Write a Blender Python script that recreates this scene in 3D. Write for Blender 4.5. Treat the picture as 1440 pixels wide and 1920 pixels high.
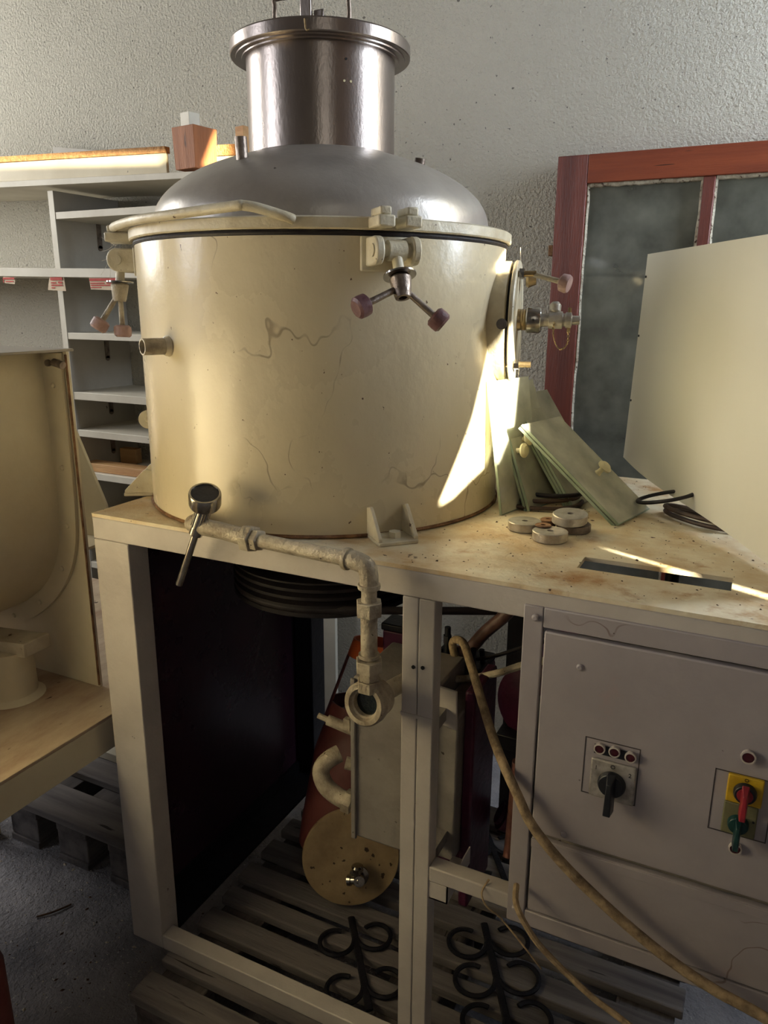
import bpy, bmesh, math, random
from mathutils import Vector, Matrix
from mathutils.geometry import tessellate_polygon
random.seed(7)
V = Vector
R = math.radians
scn = bpy.context.scene
col = scn.collection
for o in list(bpy.data.objects):
    bpy.data.objects.remove(o)

# ------------------------------------------------------------------ camera
cd = bpy.data.cameras.new('camera')
cam = bpy.data.objects.new('camera', cd)
col.objects.link(cam)
right, down, fwd = V((.896, .444, .005)), V((.121, -.234, -.965)), V((-.427, .865, -.263))
fwd.normalize(); right = (right - fwd * right.dot(fwd)).normalized(); down = fwd.cross(right)
cam.matrix_world = Matrix(((right.x, -down.x, -fwd.x, .980), (right.y, -down.y, -fwd.y, -.881),
                           (right.z, -down.z, -fwd.z, 1.328), (0, 0, 0, 1)))
cd.sensor_fit = 'VERTICAL'; cd.sensor_height = 24.0; cd.lens = 1425.33 / 1920 * 24
cd.clip_start = .02
scn.camera = cam

# ------------------------------------------------------------------ world, sun, daylight at the windows, exposure
w = bpy.data.worlds.new('world'); scn.world = w; w.use_nodes = True
bg = w.node_tree.nodes['Background']
sky = w.node_tree.nodes.new('ShaderNodeTexSky'); sky.sky_type = 'HOSEK_WILKIE'
w.node_tree.links.new(sky.outputs[0], bg.inputs[0]); bg.inputs[1].default_value = .5
SUN = V((math.cos(R(-30)) * math.cos(R(18)), math.sin(R(-30)) * math.cos(R(18)), math.sin(R(18))))
sl = bpy.data.lights.new('sun', 'SUN'); sl.energy = 34; sl.angle = R(.5); sl.color = (1, .9, .68)
so = bpy.data.objects.new('sun', sl); col.objects.link(so); so.rotation_euler = SUN.to_track_quat('Z', 'Y').to_euler()
so.location = SUN * 8


def area(name, loc, target, sx, sy, power, color):
    l = bpy.data.lights.new(name, 'AREA'); l.shape = 'RECTANGLE'; l.size = sx; l.size_y = sy; l.energy = power; l.color = color
    o = bpy.data.objects.new(name, l); col.objects.link(o); o.location = loc
    o.rotation_euler = (V(loc) - V(target)).to_track_quat('Z', 'Y').to_euler()
    return o


area('daylight_left_near', (-2.42, -2.0, 2.15), (0, -2.0, 2.15), 1.1, 1.3, 30, (.93, .95, 1))
area('daylight_left_far', (-2.42, .15, 2.05), (0, .15, 2.05), .9, 1.1, 30, (1, .98, .93))
area('daylight_right_far', (1.94, .86, 2.05), (0, .86, 2.05), .30, 1.1, 26, (.78, .88, 1))
area('daylight_right_near', (1.94, -2.05, 2.2), (0, -2.05, 2.2), 1.0, 1.0, 3, (1, .93, .78))
scn.view_settings.view_transform = 'Standard'; scn.view_settings.look = 'None'
scn.view_settings.gamma = 1; scn.view_settings.use_curve_mapping = False
scn.view_settings.exposure = .35


# ------------------------------------------------------------------ materials
def lin(r, g, b):
    f = lambda c: (c / 255 / 12.92) if c <= 10.3 else ((c / 255 + .055) / 1.055) ** 2.4
    return (f(r), f(g), f(b), 1)


def paint(name, c1, c2=None, amt=.5, scale=6, rough=.5, metal=0, bump=.15, bscale=60, speck=None, speck_t=.72, cracks=0,
          speck_s=90, stretch=(1, 1, 1), rvar=.12, coat=0, stain=None, stain_t=.6, stain_s=3, spec=None):
    m = bpy.data.materials.new(name); m.use_nodes = True
    nt = m.node_tree; N = nt.nodes; L = nt.links
    b = N['Principled BSDF']
    tc = N.new('ShaderNodeTexCoord'); mp = N.new('ShaderNodeMapping'); L.new(tc.outputs['Object'], mp.inputs[0])
    mp.inputs['Scale'].default_value = stretch

    def noise(s, d=6, r=.6, src=mp):
        n = N.new('ShaderNodeTexNoise'); n.inputs['Scale'].default_value = s; n.inputs['Detail'].default_value = d
        n.inputs['Roughness'].default_value = r; L.new(src.outputs[0], n.inputs[0]); return n

    def mix(fac, a, bb):
        x = N.new('ShaderNodeMix'); x.data_type = 'RGBA'; L.new(fac, x.inputs[0])
        for s, v in ((x.inputs[6], a), (x.inputs[7], bb)):
            if isinstance(v, tuple): s.default_value = v
            else: L.new(v, s)
        return x.outputs[2]

    def ramp(src, lo, hi):
        r = N.new('ShaderNodeMapRange'); L.new(src, r.inputs[0]); r.inputs[1].default_value = lo; r.inputs[2].default_value = hi
        return r.outputs[0]
    c1 = lin(*c1); c2 = lin(*c2) if c2 else tuple(v * .8 for v in c1[:3]) + (1,)
    n1 = noise(scale)
    f = N.new('ShaderNodeMath'); f.operation = 'MULTIPLY'; L.new(ramp(n1.outputs[0], .38, .68), f.inputs[0]); f.inputs[1].default_value = amt
    c = mix(f.outputs[0], c1, c2)
    if stain:
        n = noise(stain_s, 8, .65, tc and mp)
        c = mix(ramp(n.outputs[0], stain_t, stain_t + .12), c, lin(*stain))
    if speck:
        n = noise(speck_s, 3, .5)
        c = mix(ramp(n.outputs[0], speck_t, speck_t + .03), c, lin(*speck))
    if cracks:
        nd = noise(7, 3, .6); vm = N.new('ShaderNodeVectorMath'); vm.operation = 'MULTIPLY_ADD'
        L.new(nd.outputs[1], vm.inputs[0]); vm.inputs[1].default_value = (.22, .22, .22); L.new(mp.outputs[0], vm.inputs[2])
        vo = N.new('ShaderNodeTexVoronoi'); vo.feature = 'DISTANCE_TO_EDGE'; vo.inputs['Scale'].default_value = 5.5; L.new(vm.outputs[0], vo.inputs['Vector'])
        nm = noise(4.3, 4, .6); k1 = ramp(vo.outputs[0], .010, .003); k2 = ramp(nm.outputs[0], .56, .62)
        mu_ = N.new('ShaderNodeMath'); mu_.operation = 'MULTIPLY'; L.new(k1, mu_.inputs[0]); L.new(k2, mu_.inputs[1])
        m3 = N.new('ShaderNodeMath'); m3.operation = 'MULTIPLY'; L.new(mu_.outputs[0], m3.inputs[0]); m3.inputs[1].default_value = cracks
        c = mix(m3.outputs[0], c, lin(96, 70, 52))
    L.new(c, b.inputs['Base Color'])
    b.inputs['Metallic'].default_value = metal
    rr = N.new('ShaderNodeMapRange'); L.new(n1.outputs[0], rr.inputs[0])
    rr.inputs[3].default_value = max(.03, rough - rvar); rr.inputs[4].default_value = min(1, rough + rvar)
    L.new(rr.outputs[0], b.inputs['Roughness'])
    if spec is not None: b.inputs['Specular IOR Level'].default_value = spec
    if coat: b.inputs['Coat Weight'].default_value = coat; b.inputs['Coat Roughness'].default_value = .2
    if bump:
        n = noise(bscale, 4, .6); bp = N.new('ShaderNodeBump'); bp.inputs['Strength'].default_value = bump
        bp.inputs['Distance'].default_value = .01; L.new(n.outputs[0], bp.inputs['Height']); L.new(bp.outputs[0], b.inputs['Normal'])
    return m


def wood(name, c1, c2, axis=0, rough=.6, s=14):
    st = [9, 9, 9]; st[axis] = .7
    return paint(name, c1, c2, .9, s / 5, rough, 0, .3, 40, stretch=tuple(st), speck=tuple(int(v * .55) for v in c2), speck_t=.7, speck_s=9)


def glassy(name, tint, dust, dustf, rough=.08, trans=None):
    m = bpy.data.materials.new(name); m.use_nodes = True; nt = m.node_tree; N = nt.nodes; L = nt.links
    out = N['Material Output']; N.remove(N['Principled BSDF'])
    tr = N.new('ShaderNodeBsdfTransparent'); tr.inputs[0].default_value = lin(*tint)
    gl = N.new('ShaderNodeBsdfGlossy'); gl.inputs[1].default_value = rough
    d0 = N.new('ShaderNodeBsdfDiffuse'); d0.inputs[0].default_value = lin(*dust)
    t0 = N.new('ShaderNodeBsdfTranslucent'); t0.inputs[0].default_value = lin(*dust)
    df = N.new('ShaderNodeMixShader'); df.inputs[0].default_value = .3; L.new(d0.outputs[0], df.inputs[1]); L.new(t0.outputs[0], df.inputs[2])
    fr = N.new('ShaderNodeFresnel'); fr.inputs[0].default_value = 1.5
    tc = N.new('ShaderNodeTexCoord'); n = N.new('ShaderNodeTexNoise'); n.inputs['Scale'].default_value = 14; n.inputs['Detail'].default_value = 8
    L.new(tc.outputs['Object'], n.inputs[0])
    mr = N.new('ShaderNodeMapRange'); L.new(n.outputs[0], mr.inputs[0]); mr.inputs[1].default_value = .3; mr.inputs[2].default_value = .75
    mr.inputs[3].default_value = dustf * .6; mr.inputs[4].default_value = min(1, dustf * 1.35)
    m1 = N.new('ShaderNodeMixShader'); L.new(mr.outputs[0], m1.inputs[0]); L.new(tr.outputs[0], m1.inputs[1]); L.new(df.outputs[0], m1.inputs[2])
    m2 = N.new('ShaderNodeMixShader'); L.new(fr.outputs[0], m2.inputs[0]); L.new(m1.outputs[0], m2.inputs[1]); L.new(gl.outputs[0], m2.inputs[2])
    L.new(m2.outputs[0], out.inputs[0])
    return m


M = {}
M['stucco'] = paint('stucco', (220, 215, 200), (204, 199, 184), .5, 1.6, .95, 0, 1.6, 120, speck=(132, 127, 118), speck_t=.70, speck_s=85)
M['floor'] = paint('concrete_floor', (150, 147, 150), (100, 99, 104), .9, 5, .95, 0, .9, 110, speck=(175, 172, 168), speck_t=.68, speck_s=120)
M['plaster'] = paint('room_plaster', (112, 106, 100), (92, 88, 84), .5, 2, .95, 0, .3, 60)
M['tank'] = paint('cream_enamel', (217, 205, 176), (200, 186, 153), .55, 3.2, .26, 0, .13, 26, cracks=.5, speck=(96, 70, 52), speck_t=.72, speck_s=130, coat=.25,
                  stain=(206, 186, 164), stain_t=.62, stain_s=2.6, stretch=(1, 1, .8))
M['cream'] = paint('cream_paint', (216, 208, 184), (182, 168, 138), .8, 18, .42, 0, .22, 60, speck=(82, 58, 40), speck_t=.70, speck_s=70)
M['frame'] = paint('grey_cream_paint', (196, 190, 184), (170, 163, 158), .7, 7, .45, 0, .2, 38, speck=(64, 50, 44), speck_t=.745, speck_s=48)
M['cabinet'] = paint('grey_cabinet_paint', (166, 160, 163), (146, 139, 143), .7, 5, .45, 0, .18, 32, speck=(60, 50, 48), speck_t=.74, speck_s=50, cracks=.6,
                     stain=(172, 148, 148), stain_t=.6, stain_s=5)
M['top'] = paint('dusty_table_top', (224, 214, 188), (196, 164, 116), .9, 13, .5, 0, .3, 55, speck=(84, 60, 42), speck_t=.705, speck_s=75,
                 stain=(174, 130, 80), stain_t=.565, stain_s=11)
M['steel'] = paint('brushed_steel', (166, 156, 150), (124, 114, 110), .8, 5, .29, 1, .05, 200, stretch=(1, 1, .5), rvar=.08)
M['dome'] = paint('dusty_steel_dome', (178, 172, 164), (148, 140, 132), .8, 7, .33, .4, .06, 90, rvar=.08, speck=(70, 62, 58), speck_t=.76, speck_s=60)
M['chrome'] = paint('chrome', (190, 186, 178), (120, 112, 104), .6, 40, .2, 1, .05, 80)
M['darksteel'] = paint('dull_steel', (150, 138, 128), (96, 84, 76), .8, 50, .42, .85, .2, 120)
M['greysteel'] = paint('grey_disc_steel', (196, 192, 184), (140, 128, 110), .7, 45, .4, .7, .15, 120)
M['knob'] = paint('plum_plastic', (92, 58, 64), (140, 108, 108), .8, 40, .4, 0, .15, 90)
M['knobpale'] = paint('dusty_pink_plastic', (176, 146, 140), (138, 108, 106), .8, 40, .5, 0, .15, 90)
M['rubber'] = paint('black_rubber', (24, 20, 24), (44, 36, 38), .7, 30, .55, 0, .2, 60)
M['beltbrown'] = paint('brown_rubber', (58, 44, 38), (86, 66, 54), .8, 30, .55, 0, .2, 60)
M['pulley'] = paint('black_cast_iron', (26, 24, 28), (44, 38, 40), .7, 12, .5, .3, .2, 50)
M['maroon'] = paint('dark_maroon_panel', (58, 34, 48), (42, 24, 36), .6, 4, .28, 0, .06, 40)
M['black'] = paint('black_paint', (16, 16, 22), (30, 30, 36), .7, 10, .5, 0, .2, 50)
M['pipe'] = paint('painted_pipe', (190, 180, 158), (132, 118, 100), .9, 40, .5, .1, .4, 110, speck=(66, 52, 44), speck_t=.70, speck_s=140)
M['red'] = paint('red_bottle_paint', (128, 72, 68), (86, 46, 46), .8, 8, .5, 0, .15, 40, stain=(160, 112, 106), stain_t=.6, stain_s=8)
M['orange'] = paint('orange_paint', (226, 112, 58), (190, 84, 52), .7, 20, .5)
M['purple'] = paint('magenta_paint', (84, 30, 58), (48, 20, 38), .8, 14, .42, 0, .2, 50)
M['ochre'] = paint('ochre_lid', (166, 144, 108), (126, 104, 76), .9, 14, .6, 0, .3, 60, speck=(60, 44, 32), speck_t=.66, speck_s=60)
M['box'] = paint('grey_box_paint', (146, 140, 134), (112, 106, 102), .7, 10, .55, 0, .25, 60, speck=(62, 52, 48), speck_t=.72, speck_s=60)
M['pallet'] = wood('old_pallet_wood', (124, 118, 116), (72, 68, 70), 0, .9)
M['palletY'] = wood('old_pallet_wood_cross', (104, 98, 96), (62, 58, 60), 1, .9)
M['winwood'] = wood('red_stained_wood', (116, 54, 40), (80, 34, 28), 2, .42)
M['winwoodx'] = wood('red_stained_wood_rail', (148, 74, 46), (106, 46, 32), 0, .42)
M['putty'] = paint('cracked_putty', (200, 192, 172), (140, 124, 104), .9, 60, .9, 0, .8, 120, speck=(70, 44, 34), speck_t=.62, speck_s=120)
M['pane'] = glassy('dusty_window_glass', (205, 208, 200), (158, 160, 148), .62, .05)
M['plate'] = glassy('dusty_plate_glass', (236, 242, 232), (238, 238, 220), .76, .08)
M['plate_edge'] = paint('green_glass_edge', (140, 156, 138), (172, 184, 166), .6, 30, .2, 0, 0)
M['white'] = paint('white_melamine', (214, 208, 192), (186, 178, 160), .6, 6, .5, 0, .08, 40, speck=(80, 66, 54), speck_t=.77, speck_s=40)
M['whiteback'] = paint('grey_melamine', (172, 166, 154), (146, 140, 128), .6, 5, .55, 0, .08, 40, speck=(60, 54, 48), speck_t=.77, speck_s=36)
M['creamboard'] = paint('cream_board', (204, 192, 160), (190, 176, 144), .6, 6, .5, 0, .08, 40, speck=(80, 66, 54), speck_t=.74, speck_s=40)
M['osb'] = paint('chipboard_edge', (200, 150, 92), (156, 106, 58), .9, 70, .8, 0, .6, 150)
M['blockwood'] = wood('orange_block_wood', (170, 104, 56), (132, 78, 42), 2, .6)
M['plank'] = wood('pale_plank', (206, 164, 112), (176, 128, 82), 0, .6)
M['cover'] = paint('white_cover_sheet', (222, 221, 210), (212, 209, 192), .5, 2.2, .32, 0, .05, 9, speck=(80, 66, 50), speck_t=.80, speck_s=26, stretch=(1, 1, .4))
M['trough'] = paint('old_cream_trough', (222, 213, 186), (198, 182, 148), .8, 3, .5, 0, .12, 40, speck=(90, 64, 44), speck_t=.765, speck_s=50)
M['lefttop'] = paint('worn_left_table', (196, 180, 154), (140, 106, 84), .9, 10, .5, 0, .25, 50, stretch=(1, .4, 1), speck=(70, 44, 34), speck_t=.7, speck_s=60, stain=(128, 84, 60), stain_t=.58, stain_s=8)
M['rust'] = paint('rusty_edge', (150, 112, 76), (84, 52, 36), .9, 40, .8, 0, .6, 90)
M['hose'] = paint('tan_hose', (178, 156, 122), (112, 94, 72), .9, 60, .7, 0, .4, 120)
M['brownhose'] = paint('brown_hose', (112, 82, 74), (76, 52, 48), .8, 30, .5)
M['copper'] = paint('dusty_copper_pipe', (140, 92, 80), (100, 64, 58), .8, 30, .5, .3)
M['iron'] = paint('wrought_iron', (20, 20, 28), (36, 36, 46), .7, 40, .6, .4, .3, 80)
M['brass'] = paint('brass', (182, 160, 120), (134, 112, 78), .8, 40, .35, .9, .1, 80)
M['ivory'] = paint('ivory_plastic', (226, 216, 176), (200, 188, 146), .6, 30, .4)
M['lampwhite'] = paint('lamp_bezel', (200, 192, 184), (160, 150, 146), .7, 90, .5)
M['lens'] = paint('dark_red_lens', (70, 20, 28), (50, 14, 22), .5, 30, .15)
M['dial'] = paint('worn_aluminium_plate', (200, 196, 188), (120, 110, 98), .8, 50, .4, .5)
M['yellow'] = paint('yellow_plate', (206, 170, 34), (170, 132, 28), .7, 50, .45)
M['olive'] = paint('olive_plate', (120, 118, 84), (104, 98, 70), .7, 30, .5)
M['blackplastic'] = paint('black_plastic', (26, 28, 32), (44, 46, 50), .6, 40, .35)
M['green'] = paint('dark_green_knob', (22, 62, 58), (24, 44, 48), .6, 30, .35)
M['redknob'] = paint('red_knob', (158, 42, 52), (120, 34, 44), .6, 30, .35)
M['ink'] = paint('ink', (24, 22, 24))
M['paperwhite'] = paint('paper_label', (212, 194, 168), (190, 166, 140), .6, 30, .8)
M['redprint'] = paint('red_print', (186, 62, 50), (160, 50, 42), .6, 60, .7)
M['debris'] = paint('dark_crumbs', (82, 58, 38), (44, 32, 24), .8, 90, .95)
M['web'] = paint('cobweb_silk', (214, 208, 196), None, .3, 10, .8, 0, 0)
M['board'] = paint('sun_mask_board', (120, 100, 80), (90, 74, 60), .8, 4, .9)  # for the unseen board added to shape the sunlight
M['dark_glass'] = paint('dark_sight_glass', (16, 26, 22), (8, 12, 12), .6, 20, .12, coat=.6)
M['weld'] = M['cream']


# ------------------------------------------------------------------ mesh helpers
class G:
    """collects world-space shapes; build() makes one mesh object"""
    def __init__(s): s.v = []; s.f = []

    def add(s, vs, fs):
        k = len(s.v); s.v += [V(p) for p in vs]; s.f += [tuple(i + k for i in f) for f in fs]; return s

    def box(s, x0, x1, y0, y1, z0, z1):
        return s.add([(x0, y0, z0), (x1, y0, z0), (x1, y1, z0), (x0, y1, z0), (x0, y0, z1), (x1, y0, z1), (x1, y1, z1), (x0, y1, z1)],
                     [(0, 3, 2, 1), (4, 5, 6, 7), (0, 1, 5, 4), (1, 2, 6, 5), (2, 3, 7, 6), (3, 0, 4, 7)])

    def obox(s, o, a, b, c):
        o, a, b, c = V(o), V(a), V(b), V(c)
        if a.cross(b).dot(c) < 0: a, b = b, a
        p = [o, o + a, o + a + b, o + b]
        return s.add(p + [q + c for q in p], [(0, 3, 2, 1), (4, 5, 6, 7), (0, 1, 5, 4), (1, 2, 6, 5), (2, 3, 7, 6), (3, 0, 4, 7)])

    def lathe(s, o, ax, prof, n=32, cap=True, closed=False):
        o = V(o); ax = V(ax).normalized(); u = ax.orthogonal().normalized(); w_ = ax.cross(u)
        if abs(ax.z) > .99: u = V((1, 0, 0)); w_ = ax.cross(u)
        vs = [o + ax * h + (u * math.cos(2 * math.pi * i / n) + w_ * math.sin(2 * math.pi * i / n)) * r for r, h in prof for i in range(n)]
        k = len(prof); fs = []
        for j in range(k if closed else k - 1):
            jj = (j + 1) % k
            for i in range(n):
                i2 = (i + 1) % n; fs.append((j * n + i, j * n + i2, jj * n + i2, jj * n + i))
        if cap and not closed:
            fs.append(tuple(reversed(range(n)))); fs.append(tuple((k - 1) * n + i for i in range(n)))
        return s.add(vs, fs)

    def cyl(s, a, b, r, r2=None, n=20):
        a, b = V(a), V(b)
        return s.lathe(a, b - a, [(r, 0), (r if r2 is None else r2, (b - a).length)], n)

    def tube(s, pts, r, n=10, smooth=0, closed=False, flat=None):
        pts = [V(p) for p in pts]
        if smooth: pts = spline(pts, smooth, closed)
        k = len(pts); vs = []; fs = []
        prev = None
        for i, p in enumerate(pts):
            a = pts[(i - 1) % k] if (closed or i > 0) else p; b = pts[(i + 1) % k] if (closed or i < k - 1) else p
            t = (b - a).normalized()
            if prev is None: u = t.orthogonal().normalized()
            else:
                u = prev - t * prev.dot(t); u.normalize()
            if flat is not None: u = V(flat) - t * V(flat).dot(t); u.normalize()
            prev = u; w_ = t.cross(u)
            rr = r[i * len(r) // k] if isinstance(r, (list, tuple)) and flat is None else r
            ru, rw = (rr, rr) if flat is None else (r[0], r[1])
            vs += [p + u * ru * math.cos(2 * math.pi * j / n) + w_ * rw * math.sin(2 * math.pi * j / n) for j in range(n)]
        for i in range(k if closed else k - 1):
            i2 = (i + 1) % k
            for j in range(n):
                j2 = (j + 1) % n; fs.append((i * n + j, i * n + j2, i2 * n + j2, i2 * n + j))
        if not closed: fs.append(tuple(reversed(range(n)))); fs.append(tuple((k - 1) * n + j for j in range(n)))
        return s.add(vs, fs)

    def prism(s, poly, vec):
        poly = [V(p) for p in poly]; vec = V(vec); n = len(poly)
        return s.add(poly + [p + vec for p in poly], [tuple(reversed(range(n))), tuple(range(n, 2 * n))] + [(i, (i + 1) % n, n + (i + 1) % n, n + i) for i in range(n)])

    def hexnut(s, a, b, r): return s.cyl(a, b, r, n=6)

    def build(s, name, mat, parent=None, bevel=0, ang=35, label=None, sub=0):
        vs = s.v
        if parent is not None:
            root = parent
            while root.parent: root = root.parent
            off = root.location.copy()
        else:
            lo = V((min(p[i] for p in vs) for i in range(3))); hi = V((max(p[i] for p in vs) for i in range(3)))
            off = V(((lo.x + hi.x) / 2, (lo.y + hi.y) / 2, lo.z))
        me = bpy.data.meshes.new(name); me.from_pydata([p - off for p in vs], [], s.f)
        bm = bmesh.new(); bm.from_mesh(me); bmesh.ops.recalc_face_normals(bm, faces=bm.faces); bm.to_mesh(me); bm.free()
        me.materials.append(M[mat] if isinstance(mat, str) else mat)
        me.polygons.foreach_set('use_smooth', [True] * len(me.polygons)); me.set_sharp_from_angle(angle=R(ang))
        o = bpy.data.objects.new(name, me); col.objects.link(o)
        if parent is not None: o.parent = parent
        else: o.location = off
        if bevel:
            b = o.modifiers.new('bevel', 'BEVEL'); b.width = bevel; b.segments = 2; b.limit_method = 'ANGLE'; b.angle_limit = R(40); b.harden_normals = False
        if label: o['label'] = label
        return o


def spline(pts, n, closed=False):
    out = []; k = len(pts)
    for i in range(k if closed else k - 1):
        g = (lambda j: pts[j % k]) if closed else (lambda j: pts[max(0, min(k - 1, j))])
        p0, p1, p2, p3 = g(i - 1), g(i), g(i + 1), g(i + 2)
        for t in range(n):
            t /= n
            out.append(.5 * ((2 * p1) + (p2 - p0) * t + (2 * p0 - 5 * p1 + 4 * p2 - p3) * t * t + (3 * p1 - p0 - 3 * p2 + p3) * t ** 3))
    if not closed: out.append(pts[-1])
    return out


def thing(name, label, cat, loc, group=None):
    o = bpy.data.objects.new(name, None); o.empty_display_size = .05; col.objects.link(o); o.location = loc
    o['label'] = label; o['category'] = cat
    if group: o['group'] = group
    return o


def tag(o, label, cat, group=None, kind=None):
    if label: o['label'] = label
    if cat: o['category'] = cat
    if group: o['group'] = group
    if kind: o['kind'] = kind
    return o


def struct(o): o['kind'] = 'structure'; return o


def polar(a, r, z=0): return V((TC.x + r * math.cos(R(a)), TC.y + r * math.sin(R(a)), z))


TC = V((.264, .326, 0)); TR = .315; TOP = .99; WY = 1.15

# ------------------------------------------------------------------ the room
struct(G().box(-2.5, 2.0, -3.2, WY, -.06, 0).build('floor', 'floor'))
struct(G().box(-2.5, 2.0, WY, WY + .1, 0, 3.3).build('wall_back', 'stucco'))
struct(G().box(-2.5, 2.0, -3.3, -3.2, 0, 3.3).build('wall_front', 'plaster'))
struct(G().box(-2.6, 2.1, -3.3, WY + .1, 3.3, 3.36).build('ceiling', 'plaster'))


def holed(name, x, y0, y1, z0, z1, holes, mat, th):
    outer = [V((0, y0, z0)), V((0, y1, z0)), V((0, y1, z1)), V((0, y0, z1))]
    loops = [outer] + [[V((0, a, b)) for a, b in h] for h in holes]
    tri = tessellate_polygon(loops)
    flat = [p for l in loops for p in l]; n = len(flat); g = G()
    vs = [V((x, p.y, p.z)) for p in flat] + [V((x + th, p.y, p.z)) for p in flat]
    fs = [tuple(t) for t in tri] + [tuple(i + n for i in t) for t in tri]; k = 0
    for l in loops:
        m = len(l); fs += [(k + i, k + (i + 1) % m, n + k + (i + 1) % m, n + k + i) for i in range(m)]; k += m
    g.add(vs, fs)
    return g.build(name, mat)


rect = lambda a, b, c, d: [(a, c), (b, c), (b, d), (a, d)]
struct(holed('wall_left', -2.6, -3.3, WY + .1, 0, 3.3, [rect(-2.6, -1.4, 1.45, 2.85), rect(-.35, .65, 1.45, 2.65)], 'plaster', .1))
struct(holed('wall_right', 2.0, -3.3, WY + .1, 0, 3.3, [rect(-2.6, -1.5, 1.65, 2.75), rect(-1.35, .35, 1.2, 3.15), rect(.68, 1.04, 1.45, 2.65)], 'plaster', .1))
for i, (x, y0, y1, z0, z1) in enumerate([(-2.55, -2.6, -1.4, 1.45, 2.85), (-2.55, -.35, .65, 1.45, 2.65), (2.04, -2.6, -1.5, 1.65, 2.75), (2.04, .68, 1.04, 1.45, 2.65)]):
    g = G(); t = .035
    g.box(x, x + .04, y0, y1, z0, z0 + t).box(x, x + .04, y0, y1, z1 - t, z1).box(x, x + .04, y0, y0 + t, z0 + t, z1 - t).box(x, x + .04, y1 - t, y1, z0 + t, z1 - t)
    if y1 - y0 > .5: g.box(x, x + .04, (y0 + y1) / 2 - .02, (y0 + y1) / 2 + .02, z0 + t, z1 - t)
    struct(g.build('window_%d' % (i + 1), 'white'))


def back(p):      # a point carried towards the sun as far as the added light-shaping board
    p = V(p); t = (2.0 - p.x) / SUN.x; q = p + SUN * t; return (q.y, q.z)


gapA = [back(p) for p in [(.581, .322, 1.285), (.573, .262, 1.15), (.548, .188, 1.020), (.562, .222, 1.030), (.575, .270, 1.052), (.590, .325, 1.07), (.61, .37, 1.13), (.61, .40, 1.22)]]  # holes traced back from the wanted sun patches
gapB = [back(p) for p in [(.80, .208, .99), (1.10, .075, .99), (1.10, .045, .99), (.815, .190, .99)]]
gapC = [back(p) for p in [(-1.25, .86, 1.745), (-.53, .86, 1.704), (-.53, .86, 1.719), (-1.25, .86, 1.760)]]
gapE = [back(p) for p in [(-.439, .885, 1.68), (-.439, 1.0, 1.66), (-.439, 1.0, 1.775), (-.439, .944, 1.775)]]
gapD = [back(p) for p in [(.565, .335, 1.380), (.61, .335, 1.380), (.61, .42, 1.425), (.565, .42, 1.425)]]
struct(holed('sun_mask_1', 1.985, -1.42, .42, 1.15, 3.2, [gapA, gapB, gapC, gapD, gapE], 'board', .012))  # unseen board added across the opening; its holes shape the sun patches

# ------------------------------------------------------------------ machine table
T = thing('machine_table', 'grey-cream painted steel machine table carrying the big kettle, with a slot cut in its top', 'table', (.6, .35, .13))
# top with slot
sx0, sx1, sy0, sy1 = .786, .975, .096, .147
X1 = 1.42
g = G()
outer = [V((0, 0, 0)), V((X1, 0, 0)), V((X1, .70, 0)), V((0, .70, 0))]
hole = [V((sx0, sy0, 0)), V((sx1, sy0, 0)), V((sx1, sy1, 0)), V((sx0, sy1, 0))]
flat = outer + hole; tri = tessellate_polygon([outer, hole])
vs = [V((p.x, p.y, .984)) for p in flat] + [V((p.x, p.y, TOP)) for p in flat]
fs = [tuple(t) for t in tri] + [tuple(i + 8 for i in t) for t in tri] + [(i, (i + 1) % 4, 8 + (i + 1) % 4, 8 + i) for i in range(4)] + [(4 + i, 4 + (i + 1) % 4, 12 + (i + 1) % 4, 12 + i) for i in range(4)]
g.add(vs, fs); g.build('table_top', 'top', T)
G().box(0, X1, 0, .028, .946, .9835).build('front_rail', 'frame', T, .002)
G().box(0, X1, .66, .70, .93, .9835).build('back_rail', 'black', T, .002)
G().box(0, .03, .028, .66, .93, .9835).build('side_rail', 'black', T, .002)
G().box(0, .076, 0, .045, .13, .9455).build('leg', 'frame', T, .002)
G().box(.0, .05, .60, .66, .13, .93).build('leg', 'black', T, .002, label='black rear leg')
G().box(.574, .5975, 0, .028, .13, .9455).build('post', 'frame', T, .0015)
G().box(.5985, .622, 0, .028, .13, .9455).build('post', 'frame', T, .0015)
G().box(.5735, .6225, -.0015, .001, .765, .770).build('weld_seam', 'frame', T)
G().box(1.33, 1.38, 0, .05, .13, .9455).build('leg', 'frame', T, .002)
G().box(.545, .585, .61, .66, .13, .93).build('leg', 'black', T, .002, label='black rear leg')
G().box(.0765, X1 - .1, 0, .03, .13, .162).build('bottom_rail', 'frame', T, .002)
g = G().box(.0, .07, .046, .60, .13, .137).box(.0, .008, .046, .60, .137, .17); g.build('side_angle', 'black', T)
G().box(-.012, -.001, .012, .66, .15, .978).build('side_panel', 'maroon', T, label='dark maroon side panel')
G().box(.6225, .745, .0, .026, .500, .525).build('middle_rail', 'frame', T, .002)
g = G().box(.6225, .652, .002, .0045, .468, .4985).box(.6225, .652, .002, .10, .468, .4705).box(.650, .652, .002, .10, .4705, .4985)
g.build('tube_stub', 'frame', T)
for x, z in [(.592, .843), (.606, .845)]:
    G().cyl((x, -.0012, z), (x, .002, z), .0028, n=12).build('bolt_hole', 'ink', T)

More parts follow.
